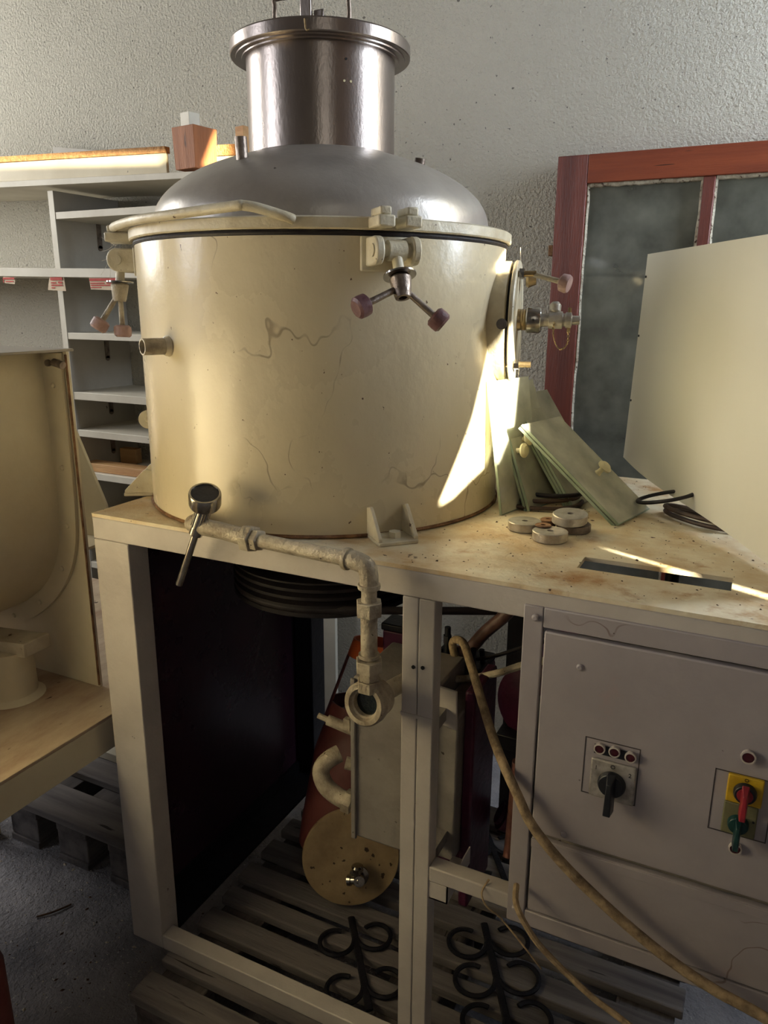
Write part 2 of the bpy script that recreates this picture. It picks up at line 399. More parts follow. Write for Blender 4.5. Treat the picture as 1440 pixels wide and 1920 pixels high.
# ------------------------------------------------------------------ control cabinet
K = thing('control_cabinet', 'grey steel control cabinet with rotary switches hung under the table top', 'cabinet', (1.0, .15, .487))
G().box(.752, 1.30, .006, .35, .49, .80).build('cabinet_body', 'box', K)
G().box(.744, .769, -.004, .006, .487, .966).build('stile', 'cabinet', K, .0015)
G().box(.7695, 1.30, -.004, .006, .9395, .966).build('top_strip', 'cabinet', K, .0015)
G().box(.7695, 1.30, -.004, .006, .487, .5125).build('bottom_strip', 'cabinet', K, .0015)
G().box(.7725, 1.30, -.007, .0055, .645, .936).build('door', 'cabinet', K, .002)
G().box(.773, 1.30, -.0045, .0055, .516, .634).build('lower_panel', 'cabinet', K, .002)
G().box(.773, 1.30, -.0068, -.0048, .620, .6335).build('panel_lip', 'cabinet', K, .0008)
for x, z in [(.760, .952), (.8195, .898), (.8155, .655), (.7565, .5125)]:
    G().lathe((x, -.0045, z), (0, -1, 0), [(.0045, 0), (.0045, .004), (.0025, .0055)], 14).build('screw', 'cabinet', K)


def text(body, size, loc, parent, mat='ink', rot=0):
    c = bpy.data.curves.new('t', 'FONT'); c.body = body; c.size = size; c.extrude = .0002; c.align_x = 'CENTER'; c.align_y = 'CENTER'
    o = bpy.data.objects.new('t', c); col.objects.link(o)
    bpy.context.view_layer.update()
    me = bpy.data.meshes.new_from_object(o.evaluated_get(bpy.context.evaluated_depsgraph_get()))
    bpy.data.objects.remove(o)
    me.transform(Matrix.Translation(V(loc) - root_of(parent).location) @ Matrix.Rotation(R(90), 4, 'X') @ Matrix.Rotation(R(rot), 4, 'Z'))
    me.materials.clear(); me.materials.append(M[mat])
    q = bpy.data.objects.new('dial_mark', me); col.objects.link(q); q.parent = parent
    return q


def root_of(o):
    while o.parent: o = o.parent
    return o


def switch_knob(cx, cz, y, parent, mat, size=1.0, discmat=None):
    a = G().lathe((cx, y, cz), (0, -1, 0), [(.0175 * size, 0), (.0175 * size, .004), (.0155 * size, .008)], 28)
    a.build('knob_disc', discmat or mat, parent, .0006)
    s = size
    b = G().prism([(cx - .0055 * s, y - .007, cz + .018 * s), (cx + .0055 * s, y - .007, cz + .018 * s), (cx + .0062 * s, y - .007, cz - .034 * s), (cx - .0062 * s, y - .007, cz - .034 * s)], (0, -.003, 0))
    b.add([(cx - .0055 * s, y - .010, cz + .018 * s), (cx + .0055 * s, y - .010, cz + .018 * s), (cx + .0062 * s, y - .010, cz - .034 * s), (cx - .0062 * s, y - .010, cz - .034 * s),
           (cx - .003 * s, y - .024, cz + .012 * s), (cx + .003 * s, y - .024, cz + .012 * s), (cx + .0045 * s, y - .026, cz - .032 * s), (cx - .0045 * s, y - .026, cz - .032 * s)],
          [(4, 5, 6, 7), (0, 1, 5, 4), (1, 2, 6, 5), (2, 3, 7, 6), (3, 0, 4, 7)])
    b.build('knob_handle', mat, parent, .001)


def plate_recess(x0, x1, z0, z1):
    t = .0012
    g = G().box(x0, x1, -.0075, -.0069, z0, z0 + t).box(x0, x1, -.0075, -.0069, z1 - t, z1).box(x0, x0 + t, -.0075, -.0069, z0 + t, z1 - t).box(x1 - t, x1, -.0075, -.0069, z0 + t, z1 - t)
    return g.build('cutout_edge', 'darkedge', K)


M['darkedge'] = paint('dark_joint', (66, 60, 60))
plate_recess(.833, .900, .726, .806)
plate_recess(.984, 1.047, .724, .806)


def lamp(cx, cz, r=.0070):
    l = G().lathe((cx, -.007, cz), (0, -1, 0), [(r * .9, 0), (r * 1.02, .004), (r, .0065), (r * .80, .0070), (r * .78, .0055)], 24, cap=False).build('indicator_lamp', 'lampwhite', K)
    G().lathe((cx, -.007, cz), (0, -1, 0), [(r * .78, .001), (r * .78, .0058), (r * .4, .0066)], 20).build('lamp_lens', 'lens', l)


G().box(.845, .892, -.0078, -.0072, .786, .799).build('lamp_slot', 'blackplastic', K)
for x, z in ((.852, .796), (.870, .7965), (.8895, .7945)): lamp(x, z)
lamp(1.016, .832, .0082); lamp(1.0165, .7095, .0074)
s1 = G().box(.843, .898, -.012, -.0072, .727, .781).build('rotary_switch', 'dial', K, .002, label='rotary switch with worn silver dial plate and black handle')
switch_knob(.8705, .752, -.012, s1, 'blackplastic', .98)
text('1', .008, (.850, -.0123, .769), s1); text('O', .0075, (.870, -.0123, .775), s1); text('2', .008, (.891, -.0123, .769), s1)
s2 = G().box(.9985, 1.0365, -.0125, -.0072, .770, .806).build('rotary_switch', 'yellow', K, .0015, label='rotary switch with yellow plate and red handle')
switch_knob(1.018, .787, -.0125, s2, 'redknob', .72, 'blackplastic')
G().lathe((1.018, -.0165, .787), (0, -1, 0), [(.0095, 0), (.0085, .005)], 22).build('knob_hub', 'redknob', s2)
G().box(1.0175, 1.0195, -.0312, -.0300, .772, .795).build('pointer_line', 'paperwhite', s2)
text('O', .006, (1.018, -.0128, .8025), s2)
s3 = G().box(.998, 1.0345, -.0115, -.0072, .727, .7690).build('rotary_switch', 'olive', K, .0015, label='rotary switch with olive plate and dark green handle')
switch_knob(1.0155, .744, -.0115, s3, 'green', .66)
G().cyl((1.031, -.0118, .750), (1.031, -.0113, .750), .0015, n=10).build('screw_head', 'ink', s3)

# ------------------------------------------------------------------ kettle
P = thing('mixing_kettle', 'large cream enamelled round kettle with a domed steel lid, bolted on the machine table', 'kettle', (TC.x, TC.y, TOP))
g = G().lathe((TC.x, TC.y, 0), (0, 0, 1), [(TR, TOP + .0005), (TR, 1.418), (TR - .008, 1.418), (TR - .008, 1.05)], 128, cap=False)
g.build('kettle_body', 'tank', P)
G().lathe((TC.x, TC.y, 0), (0, 0, 1), [(TR + .0015, TOP + .0006), (TR + .0035, TOP + .003), (TR + .0005, TOP + .006)], 128, cap=False).build('base_weld', 'rust', P)
G().lathe((TC.x, TC.y, 0), (0, 0, 1), [(TR - .03, 1.4185), (TR + .001, 1.4185), (TR + .0025, 1.4215), (TR + .001, 1.425), (TR - .03, 1.425)], 128, cap=False, closed=True).build('gasket', 'rubber', P)
LID = G().lathe((TC.x, TC.y, 0), (0, 0, 1), [(.27, 1.4255), (.321, 1.4255), (.323, 1.4275), (.323, 1.4405), (.320, 1.4425), (.27, 1.4425)], 128, cap=False, closed=True).build('lid_flange', 'cream', P)
prof = [(.284, 1.443), (.283, 1.452)]
for i in range(0, 15):
    a = i / 14 * R(58)
    prof.append((.281 - .0 - (1 - math.cos(a)) * .34, 1.458 + .128 * math.sin(a) / math.sin(R(58))))
prof = [(.284, 1.443), (.2835, 1.455), (.281, 1.468), (.275, 1.482), (.265, 1.496), (.251, 1.509), (.234, 1.521), (.213, 1.533), (.190, 1.543), (.165, 1.552), (.140, 1.560), (.122, 1.566)]
sp = spline([V((a, b, 0)) for a, b in prof], 4)
G().lathe((TC.x, TC.y, 0), (0, 0, 1), [(p.x, p.y) for p in sp], 128, cap=False).build('lid_dome', 'dome', P, ang=60)
G().lathe((TC.x, TC.y, 0), (0, 0, 1), [(.1215, 1.562), (.1215, 1.712)], 96, cap=False).build('lid_neck', 'steel', P)
g = G().lathe((TC.x, TC.y, 0), (0, 0, 1), [(.1215, 1.7095), (.128, 1.7095), (.1285, 1.7115), (.1375, 1.7115), (.1380, 1.7135), (.1455, 1.7135), (.1468, 1.715), (.1468, 1.7305), (.1450, 1.733), (.001, 1.734), (.001, 1.712), (.1215, 1.711)], 96, cap=False)
g.build('neck_cap', 'steel', P, ang=28)
pc = polar(-70, .055)
G().tube([(pc.x - .058, pc.y - .02, 1.733), (pc.x - .058, pc.y - .02, 1.777), (pc.x - .050, pc.y - .018, 1.787), (pc.x + .045, pc.y + .012, 1.787), (pc.x + .055, pc.y + .014, 1.777), (pc.x + .055, pc.y + .014, 1.733)], .0035, 10, 3).build('cap_handle', 'darksteel', P)
pd = polar(-72, .085)
g = G().box(pd.x - .012, pd.x + .007, pd.y - .004, pd.y + .004, 1.734, 1.80).box(pd.x + .0075, pd.x + .024, pd.y + .004, pd.y + .010, 1.734, 1.76)
g.build('cap_lug', 'steel', P, .002)
# little hook, rivet holes on neck
for a, z in ((-41, 1.686), (-42.5, 1.656), (-37.5, 1.656)):
    q = polar(a, .1212, z); q2 = polar(a, .1222, z)
    G().cyl(q, q2, .0018, n=10).build('rivet', 'ivory' if z < 1.66 else 'ink', P)
q = polar(-68, .1478)
G().tube([(q.x, q.y, 1.728), (q.x + .001, q.y, 1.716), (q.x + .004, q.y - .001, 1.712), (q.x + .008, q.y - .001, 1.713)], .0013, 6, 3).build('wire_hook', 'brass', P)
# stubs on the dome
q = polar(-118, .185)
q = V((.248, .122, 1.531))
G().lathe(q, (-.02, -.05, 1), [(.009, 0), (.009, .034), (.006, .034), (.006, .02)], 18, cap=False).build('vent_stub', 'darksteel', P)
q = V((.436, .338, 1.530))
G().lathe(q, (.18, -.02, 1), [(.0085, 0), (.0085, .026), (.0055, .026), (.0055, .012)], 18, cap=False).build('vent_stub', 'darksteel', P)
# handle bar along the rim
pts = [(-151, .362, 1.447), (-147, .354, 1.4485), (-135, .340, 1.4475), (-115, .334, 1.4460), (-98, .333, 1.447), (-80, .335, 1.453), (-77.5, .335, 1.4535), (-74, .332, 1.450), (-68, .326, 1.440), (-66.5, .321, 1.437)]
G().tube([polar(*p) for p in pts], .0068, 12, 4).build('handle_bar', 'cream', P)
# three clamps: forked lug on the lid, two ears on the body, swing bolt with two handles
def clamp(az, tilt, spread, full, knobmat):
    u = V((math.cos(R(az)), math.sin(R(az)), 0)); t = V((-u.y, u.x, 0)); Z = V((0, 0, 1))
    c0 = polar(az, 0)
    at = lambda r, s, z: c0 + u * r + t * s + Z * z
    g = G()
    for s in (-.031, .007):
        g.obox(at(.316, s, 1.4265), u * .046, t * .024, Z * .0150)
        g.obox(at(.318, s + .004, 1.4415), u * .040, t * .016, Z * .011)
    g.build('lid_lug', 'cream', P, .0025)
    for s in (-.033, .020):
        e = G(); n = 10
        poly = [at(.312, s, 1.378), at(.312, s, 1.416)] + [at(.345 + .0165 * math.cos(R(90 - 180 * i / n)), s, 1.398 + .0185 * math.sin(R(90 - 180 * i / n))) for i in range(n + 1)]
        e.prism(poly, t * .012); e.build('clamp_ear', 'cream', P, .0025)
    G().obox(at(.311, -.040, 1.372), u * .006, t * .078, Z * .046).build('ear_plate', 'cream', P, .002)
    pv = at(.345, 0, 1.398)
    G().cyl(pv - t * .035, pv + t * .0345, .0085, n=18).build('hinge_pin', 'cream', P)
    d = (u * math.cos(R(tilt)) - Z * math.sin(R(tilt))).normalized()
    b = G().cyl(pv - t * .0125, pv + t * .0125, .0135, n=20); b.cyl(pv, pv + d * .034, .0075, n=14)
    b.build('swing_bolt', 'cream', P)
    w0 = pv + d * .034
    G().lathe(w0, d, [(.0085, 0), (.0225, 0), (.0225, .0022), (.0085, .0022)], 28).build('washer', 'chrome', P)
    n0 = w0 + d * .003
    hub = G().lathe(n0, d, [(.0125, 0), (.0150, .003), (.0115, .026), (.0105, .030), (.006, .030), (.006, .026)], 22, cap=False).build('clamp_nut', full, P)
    for sg in spread:
        hd = (d * sg[0] + t * sg[1] + u * sg[2]).normalized()
        h0 = n0 + d * .014 + hd * .008; h1 = h0 + hd * .052
        G().cyl(h0, h1, .0042, .0048, 12).build('clamp_handle', full, P)
        G().lathe(h1 - hd * .004, hd, [(.0105, 0), (.0145, .003), (.0150, .010), (.0145, .017), (.0110, .020)], 20).build('handle_knob', knobmat, P)


clamp(-43, 66, [(.42, -.9, -.0), (.74, .72, .05)], 'darksteel', 'knob')
clamp(-147, 84, [(1, .15, .55), (1, .1, -.12)], 'pipe', 'knobpale')
clamp(77, 80, [(1, -.3, .3), (1, .3, .1)], 'darksteel', 'knob')
# inlet nozzle left
a = polar(-108, .311, 1.266); d = V((-.42, -.90, 0)).normalized()
G().lathe(a, d, [(.0125, 0), (.0125, .044), (.0100, .044), (.0100, .01)], 24, cap=False).build('inlet_nozzle', 'pipe', P)
G().lathe(a + d * .011, d, [(.0100, 0), (.0098, .001)], 20).build('nozzle_bore', 'ink', P)
G().lathe(a + d * .003, d, [(.0160, 0), (.0150, .004), (.0128, .008)], 20, cap=False).build('nozzle_weld', 'tank', P)
# feet
def foot(az):
    u = V((math.cos(R(az)), math.sin(R(az)), 0)); t = V((-u.y, u.x, 0)); Z = V((0, 0, 1)); c0 = polar(az, 0)
    at = lambda r, s, z: c0 + u * r + t * s + Z * z
    G().obox(at(.316, -.031, TOP), u * .052, t * .062, Z * .006).build('foot_plate', 'cream', P, .0015)
    for s in (-.031, .0255):
        G().prism([at(.313, s, .996), at(.366, s, .996), at(.366, s, 1.001), at(.332, s, 1.036), at(.326, s, 1.040), at(.313, s, 1.036)], t * .0055).build('foot_gusset', 'cream', P, .001)
    q = at(.345, .002, .996)
    G().hexnut(q, q + Z * .009, .0095).build('foot_bolt', 'cream', P)


for az in (-43, -149, 77): foot(az)
q = polar(-146, .318, 1.128)
n_ = V((.55, -.8, .1)).normalized()
g = G().lathe(q, n_, [(.0165, 0), (.0165, .005)], 22); g.lathe(q + n_ * .005, n_, [(.006, 0), (.005, .004)], 6); g.build('side_boss', 'cream', P, .001)
# manhole on the right hand side
mu = V((math.cos(R(12)), math.sin(R(12)), 0)); mt = V((-mu.y, mu.x, 0)); mz = V((0, 0, 1)); mc = polar(12, -.020, 1.300)
G().lathe(mc + mu * .295, mu, [(.094, 0), (.097, .040), (.0985, .043), (.0985, .052), (.094, .054)], 64).build('port_ring', 'cream', P, ang=28)
G().lathe(mc + mu * .350, mu, [(.090, 0), (.090, .003)], 56).build('port_gasket', 'rubber', P)
G().lathe(mc + mu * .3535, mu, [(.098, 0), (.1, .002), (.1, .006), (.098, .008)], 64).build('port_cover', 'cream', P)
q = mc + mu * .361
for a, l, mt_ in ((62, .03, 'brass'), (-48, .03, 'brass')):
    p = mc + mu * .350 + (mt * math.cos(R(180 + a)) + mz * math.sin(R(a))) * .087
    G().cyl(p, p + mu * .040, .0048, n=12).build('port_stud', mt_, P)
    p2 = p + mu * .013
    G().hexnut(p2, p2 + mu * .008, .0085).build('stud_nut', 'chrome', P)
p = mc + mu * .345 - mt * .1005
g = G()
for k in range(4): g.lathe(p - mt * (.002 + .003 * k), -mt, [(.0085 - .0015 * k, 0), (.0085 - .0015 * k, .0028)], 16)
g.build('cover_bolt', 'chrome', P)
p = mc + mu * .385 + (-mt * .040 + mz * .076)
pe = p + mu * .045 - mz * .012 - mt * .02
G().cyl(p, pe, .0040, .0045, 12).build('clamp_handle', 'pipe', P)
G().lathe(pe - mu * .002, mu - mz * .3 - mt * .3, [(.009, 0), (.0135, .003), (.0145, .012), (.0125, .016)], 20).build('handle_knob', 'knobpale', P)
p = mc + mu * .372 + (mt * .0 + mz * .070)
G().lathe(p, mu, [(.012, 0), (.014, .004), (.009, .016)], 18).build('port_nut', 'brass', P)
# sampling valve on the cover
v0 = mc + mu * .3615 + mz * .005 - mt * .01
g = G().lathe(v0, mu, [(.0175, 0), (.0175, .004), (.0165, .006), (.0175, .008), (.0165, .010), (.0175, .012), (.0165, .014)], 26); g.build('valve_thread', 'brass', P)
G().lathe(v0 + mu * .0145, mu, [(.020, 0), (.0215, .002), (.0215, .021), (.0195, .024)], 30).build('union_nut', 'chrome', P)
q = v0 + mu * .025 - mt * .0217; q = v0 + mu * .027 - mt * .0212
G().cyl(q, q - mt * .001, .0022, n=10).build('nut_hole', 'ink', P)
G().lathe(v0 + mu * .0385, mu, [(.0115, 0), (.0105, .012), (.0140, .013), (.0140, .034), (.011, .035), (.0105, .038), (.0128, .040), (.0128, .048), (.0075, .050), (.0070, .062)], 26).build('drain_cock', 'greysteel', P)
q = v0 + mu * .060
G().lathe(q + mz * .010, mz + mt * .3, [(.006, 0), (.0095, .004), (.0098, .014), (.006, .019)], 20).build('cock_button', 'greysteel', P)
q2 = v0 + mu * .0835
G().cyl(q2 - mz * .020, q2 + mz * .020, .0028, n=10).build('cross_pin', 'brass', P)
ch = [q - mt * .012 - mz * .002 + mu * .006 * 0, q - mt * .014 - mz * .022, q - mt * .014 + mu * .006 - mz * .040, q - mt * .014 + mu * .015 - mz * .046, q2 - mt * .010 - mz * .036, q2 - mt * .008 - mz * .018]
cp = spline(ch, 6); g = G()
for i in range(len(cp) - 1):
    a, b = cp[i], cp[i + 1]; t_ = (b - a).normalized(); s_ = (t_.cross(V((0, 0, 1))) if i % 2 else t_.cross(V((1, 0, 0)))).normalized(); c_ = (a + b) / 2; L_ = (b - a).length * .68
    g.tube([c_ + t_ * L_ * math.cos(2 * math.pi * k / 8) + s_ * .0018 * math.sin(2 * math.pi * k / 8) for k in range(8)], .0006, 5, 0, True)
g.build('chain', 'brass', P)

# ------------------------------------------------------------------ drain pipe, thermometer
W = thing('drain_pipe', 'dusty painted water pipe bending down from the kettle foot to a round sight glass', 'pipe', (.45, -.03, .79))
G().tube([(.222, .012, 1.004), (.232, -.018, 1.008), (.250, -.030, 1.010), (.300, -.032, 1.008), (.345, -.034, 1.004)], [.0125, .0125], 16, 4).build('outlet_stub', 'pipe', W)
pa, pb = V((.340, -.034, 1.0045)), V((.536, -.048, 1.003))
d = (pb - pa).normalized()
G().hexnut(pa, pa + d * .016, .020).build('union_nut', 'pipe', W, .001)
G().hexnut(pa + d * .0165, pa + d * .028, .0160).build('union_collar', 'pipe', W, .001)
G().cyl(pa + d * .028, pb - d * .018, .0105, n=20).build('pipe_run', 'pipe', W)
el = [pb - d * .022, pb - d * .010, pb + V((.006, 0, -.0045)), pb + V((.011, 0, -.016)), pb + V((.0115, 0, -.032))]
g = G().tube(el, .0128, 18, 5)
g.lathe(el[0] - d * .003, d, [(.0150, 0), (.0155, .003), (.0150, .006)], 22); g.lathe(el[-1] + V((0, 0, -.003)), (0, 0, 1), [(.0150, 0), (.0155, .003), (.0150, .006)], 22)
g.build('elbow', 'pipe', W)
ex, ey, ez = el[-1]
G().cyl((ex, ey, .935), (ex, ey, ez), .0105, n=20).build('pipe_run', 'pipe', W)
G().hexnut((ex, ey, .930), (ex, ey, .950), .0185).build('union_nut', 'pipe', W, .001)
G().cyl((ex, ey, .868), (ex, ey, .930), .0115, n=20).build('pipe_run', 'pipe', W)
G().cyl((ex, ey, .870), (ex, ey, .874), .0145, n=20).build('pipe_collar', 'pipe', W)
G().hexnut((ex, ey, .849), (ex, ey, .866), .0195).build('union_nut', 'pipe', W, .001)
G().hexnut((ex, ey, .836), (ex, ey, .848), .0150).build('pipe_collar', 'pipe', W, .001)
gd = V((-.03, -.96, .16)).normalized(); gc = V((ex - .002, ey + .004, .800))
G().hexnut((ex, ey, .820), (ex, ey, .836), .0175).build('glass_neck', 'pipe', W, .001)
g = G().lathe(gc - gd * .034, gd, [(.016, 0), (.027, .010), (.0285, .034), (.0310, .036), (.0310, .048), (.0285, .052), (.0225, .052), (.0205, .046), (.0180, .045), (.0180, .032)], 44)
SG = g.build('sight_glass', 'pipe', W, ang=28)
G().lathe(gc - gd * .034, gd, [(.0180, .030), (.0180, .036)], 32).build('sight_pane', 'dark_glass', SG)
G().cyl(gc - gd * .034, gc - gd * .034 + V((.012, .060, -.004)), .013, n=18).build('glass_tail', 'pipe', W)

TH = thing('dial_thermometer', 'chrome dial thermometer with a dark face stuck slantwise through the drain pipe', 'thermometer', (.247, -.035, .91))
ta, tb = V((.207, -.030, .909)), V((.280, -.036, 1.062)); td = (tb - ta).normalized()
G().cyl(ta, ta + td * .098, .0055, n=16).build('probe', 'chrome', TH)
g = G().cyl(ta + td * .098, ta + td * .150, .0105, n=20)
for k in range(12):
    a_ = 2 * math.pi * k / 12; u_ = td.orthogonal().normalized(); w_ = td.cross(u_)
    q = ta + td * .112 + (u_ * math.cos(a_) + w_ * math.sin(a_)) * .0105; g.cyl(q, q + td * .034, .0016, n=6)
g.build('ribbed_sleeve', 'chrome', TH)
hd = (td + V((.0, -.42, .28))).normalized(); hc = ta + td * .150
H = G().lathe(hc, hd, [(.012, -.002), (.0225, .002), (.0235, .005), (.0235, .022), (.0225, .0245), (.0200, .0245), (.0195, .022)], 36).build('dial_case', 'chrome', TH)
G().lathe(hc, hd, [(.0195, .0205), (.0195, .0225)], 30).build('dial_face', 'blackplastic', TH)

# ------------------------------------------------------------------ drive under the table
PU = thing('drive_pulley', 'large black multi-groove pulley hanging beneath the kettle', 'pulley', (TC.x, TC.y, .80))
prof = [(.03, .865), (.165, .865), (.168, .868), (.181, .868)]
z = .868
for k in range(4):
    prof += [(.181, z - .003), (.170, z - .0075), (.181, z - .012)]; z -= .0145
prof += [(.181, .805), (.178, .803), (.03, .803)]
G().lathe((TC.x, TC.y, 0), (0, 0, 1), prof, 96).build('grooved_rim', 'pulley', PU, ang=20)
G().cyl((TC.x, TC.y, .803), (TC.x, TC.y, .983), .03, n=24).build('shaft', 'black', PU)
bd = V((.896, .444, 0)); bn = V((.444, -.896, 0))
BC = TC + bd * .62 + bn * (.1765 - .05)
g = G()
loop = [TC + bn * .176 + V((0, 0, .820))] + [BC + bn * .05 + V((0, 0, .820))]
n = 12
ptsb = [TC + (bn * math.cos(R(a)) - bd * math.sin(R(a))) * .1765 + V((0, 0, .818)) for a in range(180, -1, -12)] + [BC + (bn * math.cos(R(a)) + bd * math.sin(R(a))) * .05 + V((0, 0, .818)) for a in range(0, 181, 20)]
BE = G().tube(ptsb, (.0075, .003), 8, 0, True, flat=(0, 0, 1)).build('drive_belt', 'rubber')
tag(BE, 'black rubber drive belt running back right from the pulley', 'belt')
MO = thing('drive_motor', 'dark magenta electric motor with round end shield behind the cabinet stile', 'motor', (.635, .62, .40))
G().lathe((.628, .58, .49), (.12, 1, 0), [(.07, 0), (.098, .012), (.1, .03), (.1, .22), (.09, .235)], 40).build('motor_body', 'purple', MO)
IP = thing('small_pulley', 'small black belt pulley hidden behind the control cabinet', 'pulley', (BC.x, BC.y, .805))
G().lathe((BC.x, BC.y, .8), (0, 0, 1), [(.052, 0), (.0465, .008), (.0465, .028), (.052, .036)], 32).build('pulley_rim', 'pulley', IP)
G().cyl((BC.x, BC.y, .8365), (BC.x, BC.y, .9835), .012, n=14).build('pulley_shaft', 'black', IP)
G().box(.57, .70, .62, .78, .15, .385).build('motor_stand', 'black', MO, .003)
G().box(.545, .60, .56, .70, .385, .42).build('motor_foot', 'black', MO, .003)

BX = thing('pump_box', 'grey painted sheet-metal pump box behind the middle post', 'box', (.54, .2, .45))
G().box(.445, .583, .092, .24, .452, .752).build('box_shell', 'box', BX, .004)
G().box(.443, .452, .086, .0925, .450, .75).build('box_seam', 'box', BX, .002)
G().box(.5835, .622, .105, .24, .455, .715).build('box_wing', 'box', BX, .003)
G().prism([(.565, .086, .775), (.625, .086, .770), (.627, .086, .705), (.565, .086, .718)], (0, .005, 0)).build('box_flap', 'frame', BX, .001)
G().box(.6225, .640, .13, .24, .35, .75).build('side_cover', 'purple', BX, .004)
G().box(.50, .600, .2405, .36, .30, .70).build('pump_housing', 'purple', BX, .006)
G().box(.585, .61, .03, .0855, .72, .74).build('box_bracket', 'box', BX)
G().box(.585, .61, .03, .1045, .49, .51).build('box_bracket', 'box', BX)
eb = [(.445, .13, .488), (.425, .12, .492), (.395, .12, .497), (.372, .12, .512), (.362, .125, .535), (.372, .135, .553), (.385, .15, .56)]
g = G().tube(eb, .0155, 18, 4); g.build('suction_elbow', 'pipe', BX)
G().hexnut((.412, .120, .494), (.428, .121, .491), .0205).build('elbow_nut', 'pipe', BX, .001)
G().hexnut((.430, .122, .491), (.444, .128, .489), .0205).build('elbow_nut', 'pipe', BX, .001)
G().cyl((.415, .12, .568), (.446, .13, .562), .011, n=16).build('side_plug', 'pipe', BX)
g = G().cyl((.392, .10, .655), (.446, .11, .640), .009, n=14); g.cyl((.375, .098, .660), (.392, .10, .655), .005, n=10); g.box(.425, .437, .095, .105, .648, .668)
g.build('small_cock', 'pipe', BX)
G().tube([(.545, .115, .750), (.545, .112, .80), (.552, .115, .812), (.565, .12, .808)], .0025, 8, 3).build('bent_wire', 'pipe', BX)

GB = thing('red_gas_bottle', 'dusty red gas bottle with an orange-topped guard collar leaning behind the sight glass', 'bottle', (.275, .36, .14))
c0, far = V((.275, .36, .165)), V((.297, .50, .61)); ax = (far - c0).normalized(); Lb = (far - c0).length
G().lathe(c0, ax, [(.085, -.01), (.104, .01), (.106, .05), (.106, Lb * .45), (.097, Lb * .56), (.082, Lb * .63), (.05, Lb * .67), (.02, Lb * .68)], 48).build('bottle_body', 'red', GB, ang=40)
u_ = V((1, 0, 0)) - ax * ax.x; u_.normalize(); w_ = ax.cross(u_)
g = G(); n = 40
def collar(a0, a1, h0, h1, mat, name):
    g = G(); k = max(2, int((a1 - a0) / 9)); vs = []; fs = []
    for i in range(k + 1):
        a = R(a0 + (a1 - a0) * i / k)
        for h, r in ((h0, .098 - .033 * (h0 - .62) / .38), (h1, .098 - .033 * (h1 - .62) / .38)):
            for th in (0, -.003):
                vs.append(c0 + ax * (Lb * h) + (u_ * math.cos(a) + w_ * math.sin(a)) * (r + th))
    for i in range(k):
        b = i * 4; c = b + 4
        fs += [(b, b + 2, c + 2, c), (b + 1, c + 1, c + 3, b + 3), (b + 2, b + 3, c + 3, c + 2), (b, c, c + 1, b + 1)]
    fs += [(0, 1, 3, 2), (k * 4, k * 4 + 2, k * 4 + 3, k * 4 + 1)]
    g.add(vs, fs); return g.build(name, mat, GB)


collar(0, 360, .60, .70, 'red', 'collar_base')
for a0, a1 in ((-58, -25), (115, 135), (205, 222)): collar(a0, a1, .70, .92, 'red', 'collar_strut')
collar(0, 360, .92, 1.0, 'orange', 'collar_rim')
CP = thing('round_end_plate', 'round ochre end plate with a small tap standing on the pallet', 'plate', (.345, .26, .14))
dn = V((.47, -.82, .25)).normalized(); dc = V((.345, .262, .243))
G().lathe(dc - dn * .014, dn, [(.097, 0), (.099, .003), (.099, .011), (.097, .014)], 64).build('plate_disc', 'ochre', CP)
q = dc + V((.018, .0, -.035)) + dn * 0
tg = G().lathe(q, dn, [(.020, 0), (.020, .006), (.012, .008), (.011, .028)], 22); tg.build('tap_body', 'chrome', CP)
g = G().lathe(q + dn * .020 + V((-.004, 0, 0)), V((0, 0, 1)), [(.007, 0), (.007, .020), (.012, .022), (.012, .030), (.008, .033)], 18); g.build('tap_lever', 'chrome', CP)
g = G().lathe(q + dn * .022, V((-1, -.2, -.2)), [(.008, 0), (.008, .016), (.011, .017), (.011, .024)], 18); g.build('tap_spout', 'chrome', CP)

AC = thing('magenta_relay_box', 'small magenta box with black lid behind the middle post', 'box', (.37, .42, .63))
G().box(.346, .40, .40, .45, .640, .690).build('box_case', 'purple', AC, .003)
G().box(.343, .403, .397, .453, .6905, .706).build('box_lid', 'black', AC, .003)
G().cyl((.372, .425, .55), (.372, .425, .640), .010, n=12).build('box_stem', 'purple', AC)
# junk on top of the pump: black valve cluster
VC = thing('valve_cluster', 'black cluster of fittings with an upright spindle above the pump box', 'valve', (.55, .27, .70))
G().box(.50, .600, .241, .355, .7005, .714).build('cluster_base', 'black', VC, .003)
g = G().cyl((.545, .25, .714), (.545, .25, .778), .0045, n=12); g.cyl((.545, .25, .765), (.545, .25, .780), .0075, n=6); g.cyl((.545, .25, .780), (.545, .25, .795), .0055, n=10); g.build('spindle', 'black', VC)
for k in range(9):
    x = .508 + .0105 * k; y = .262 + .022 * (k % 3)
    if k == 3: continue
    G().cyl((x, y, .714), (x + random.uniform(-.004, .004), y, .735 + random.uniform(0, .016)), .005, n=8).build('terminal', 'black', VC)

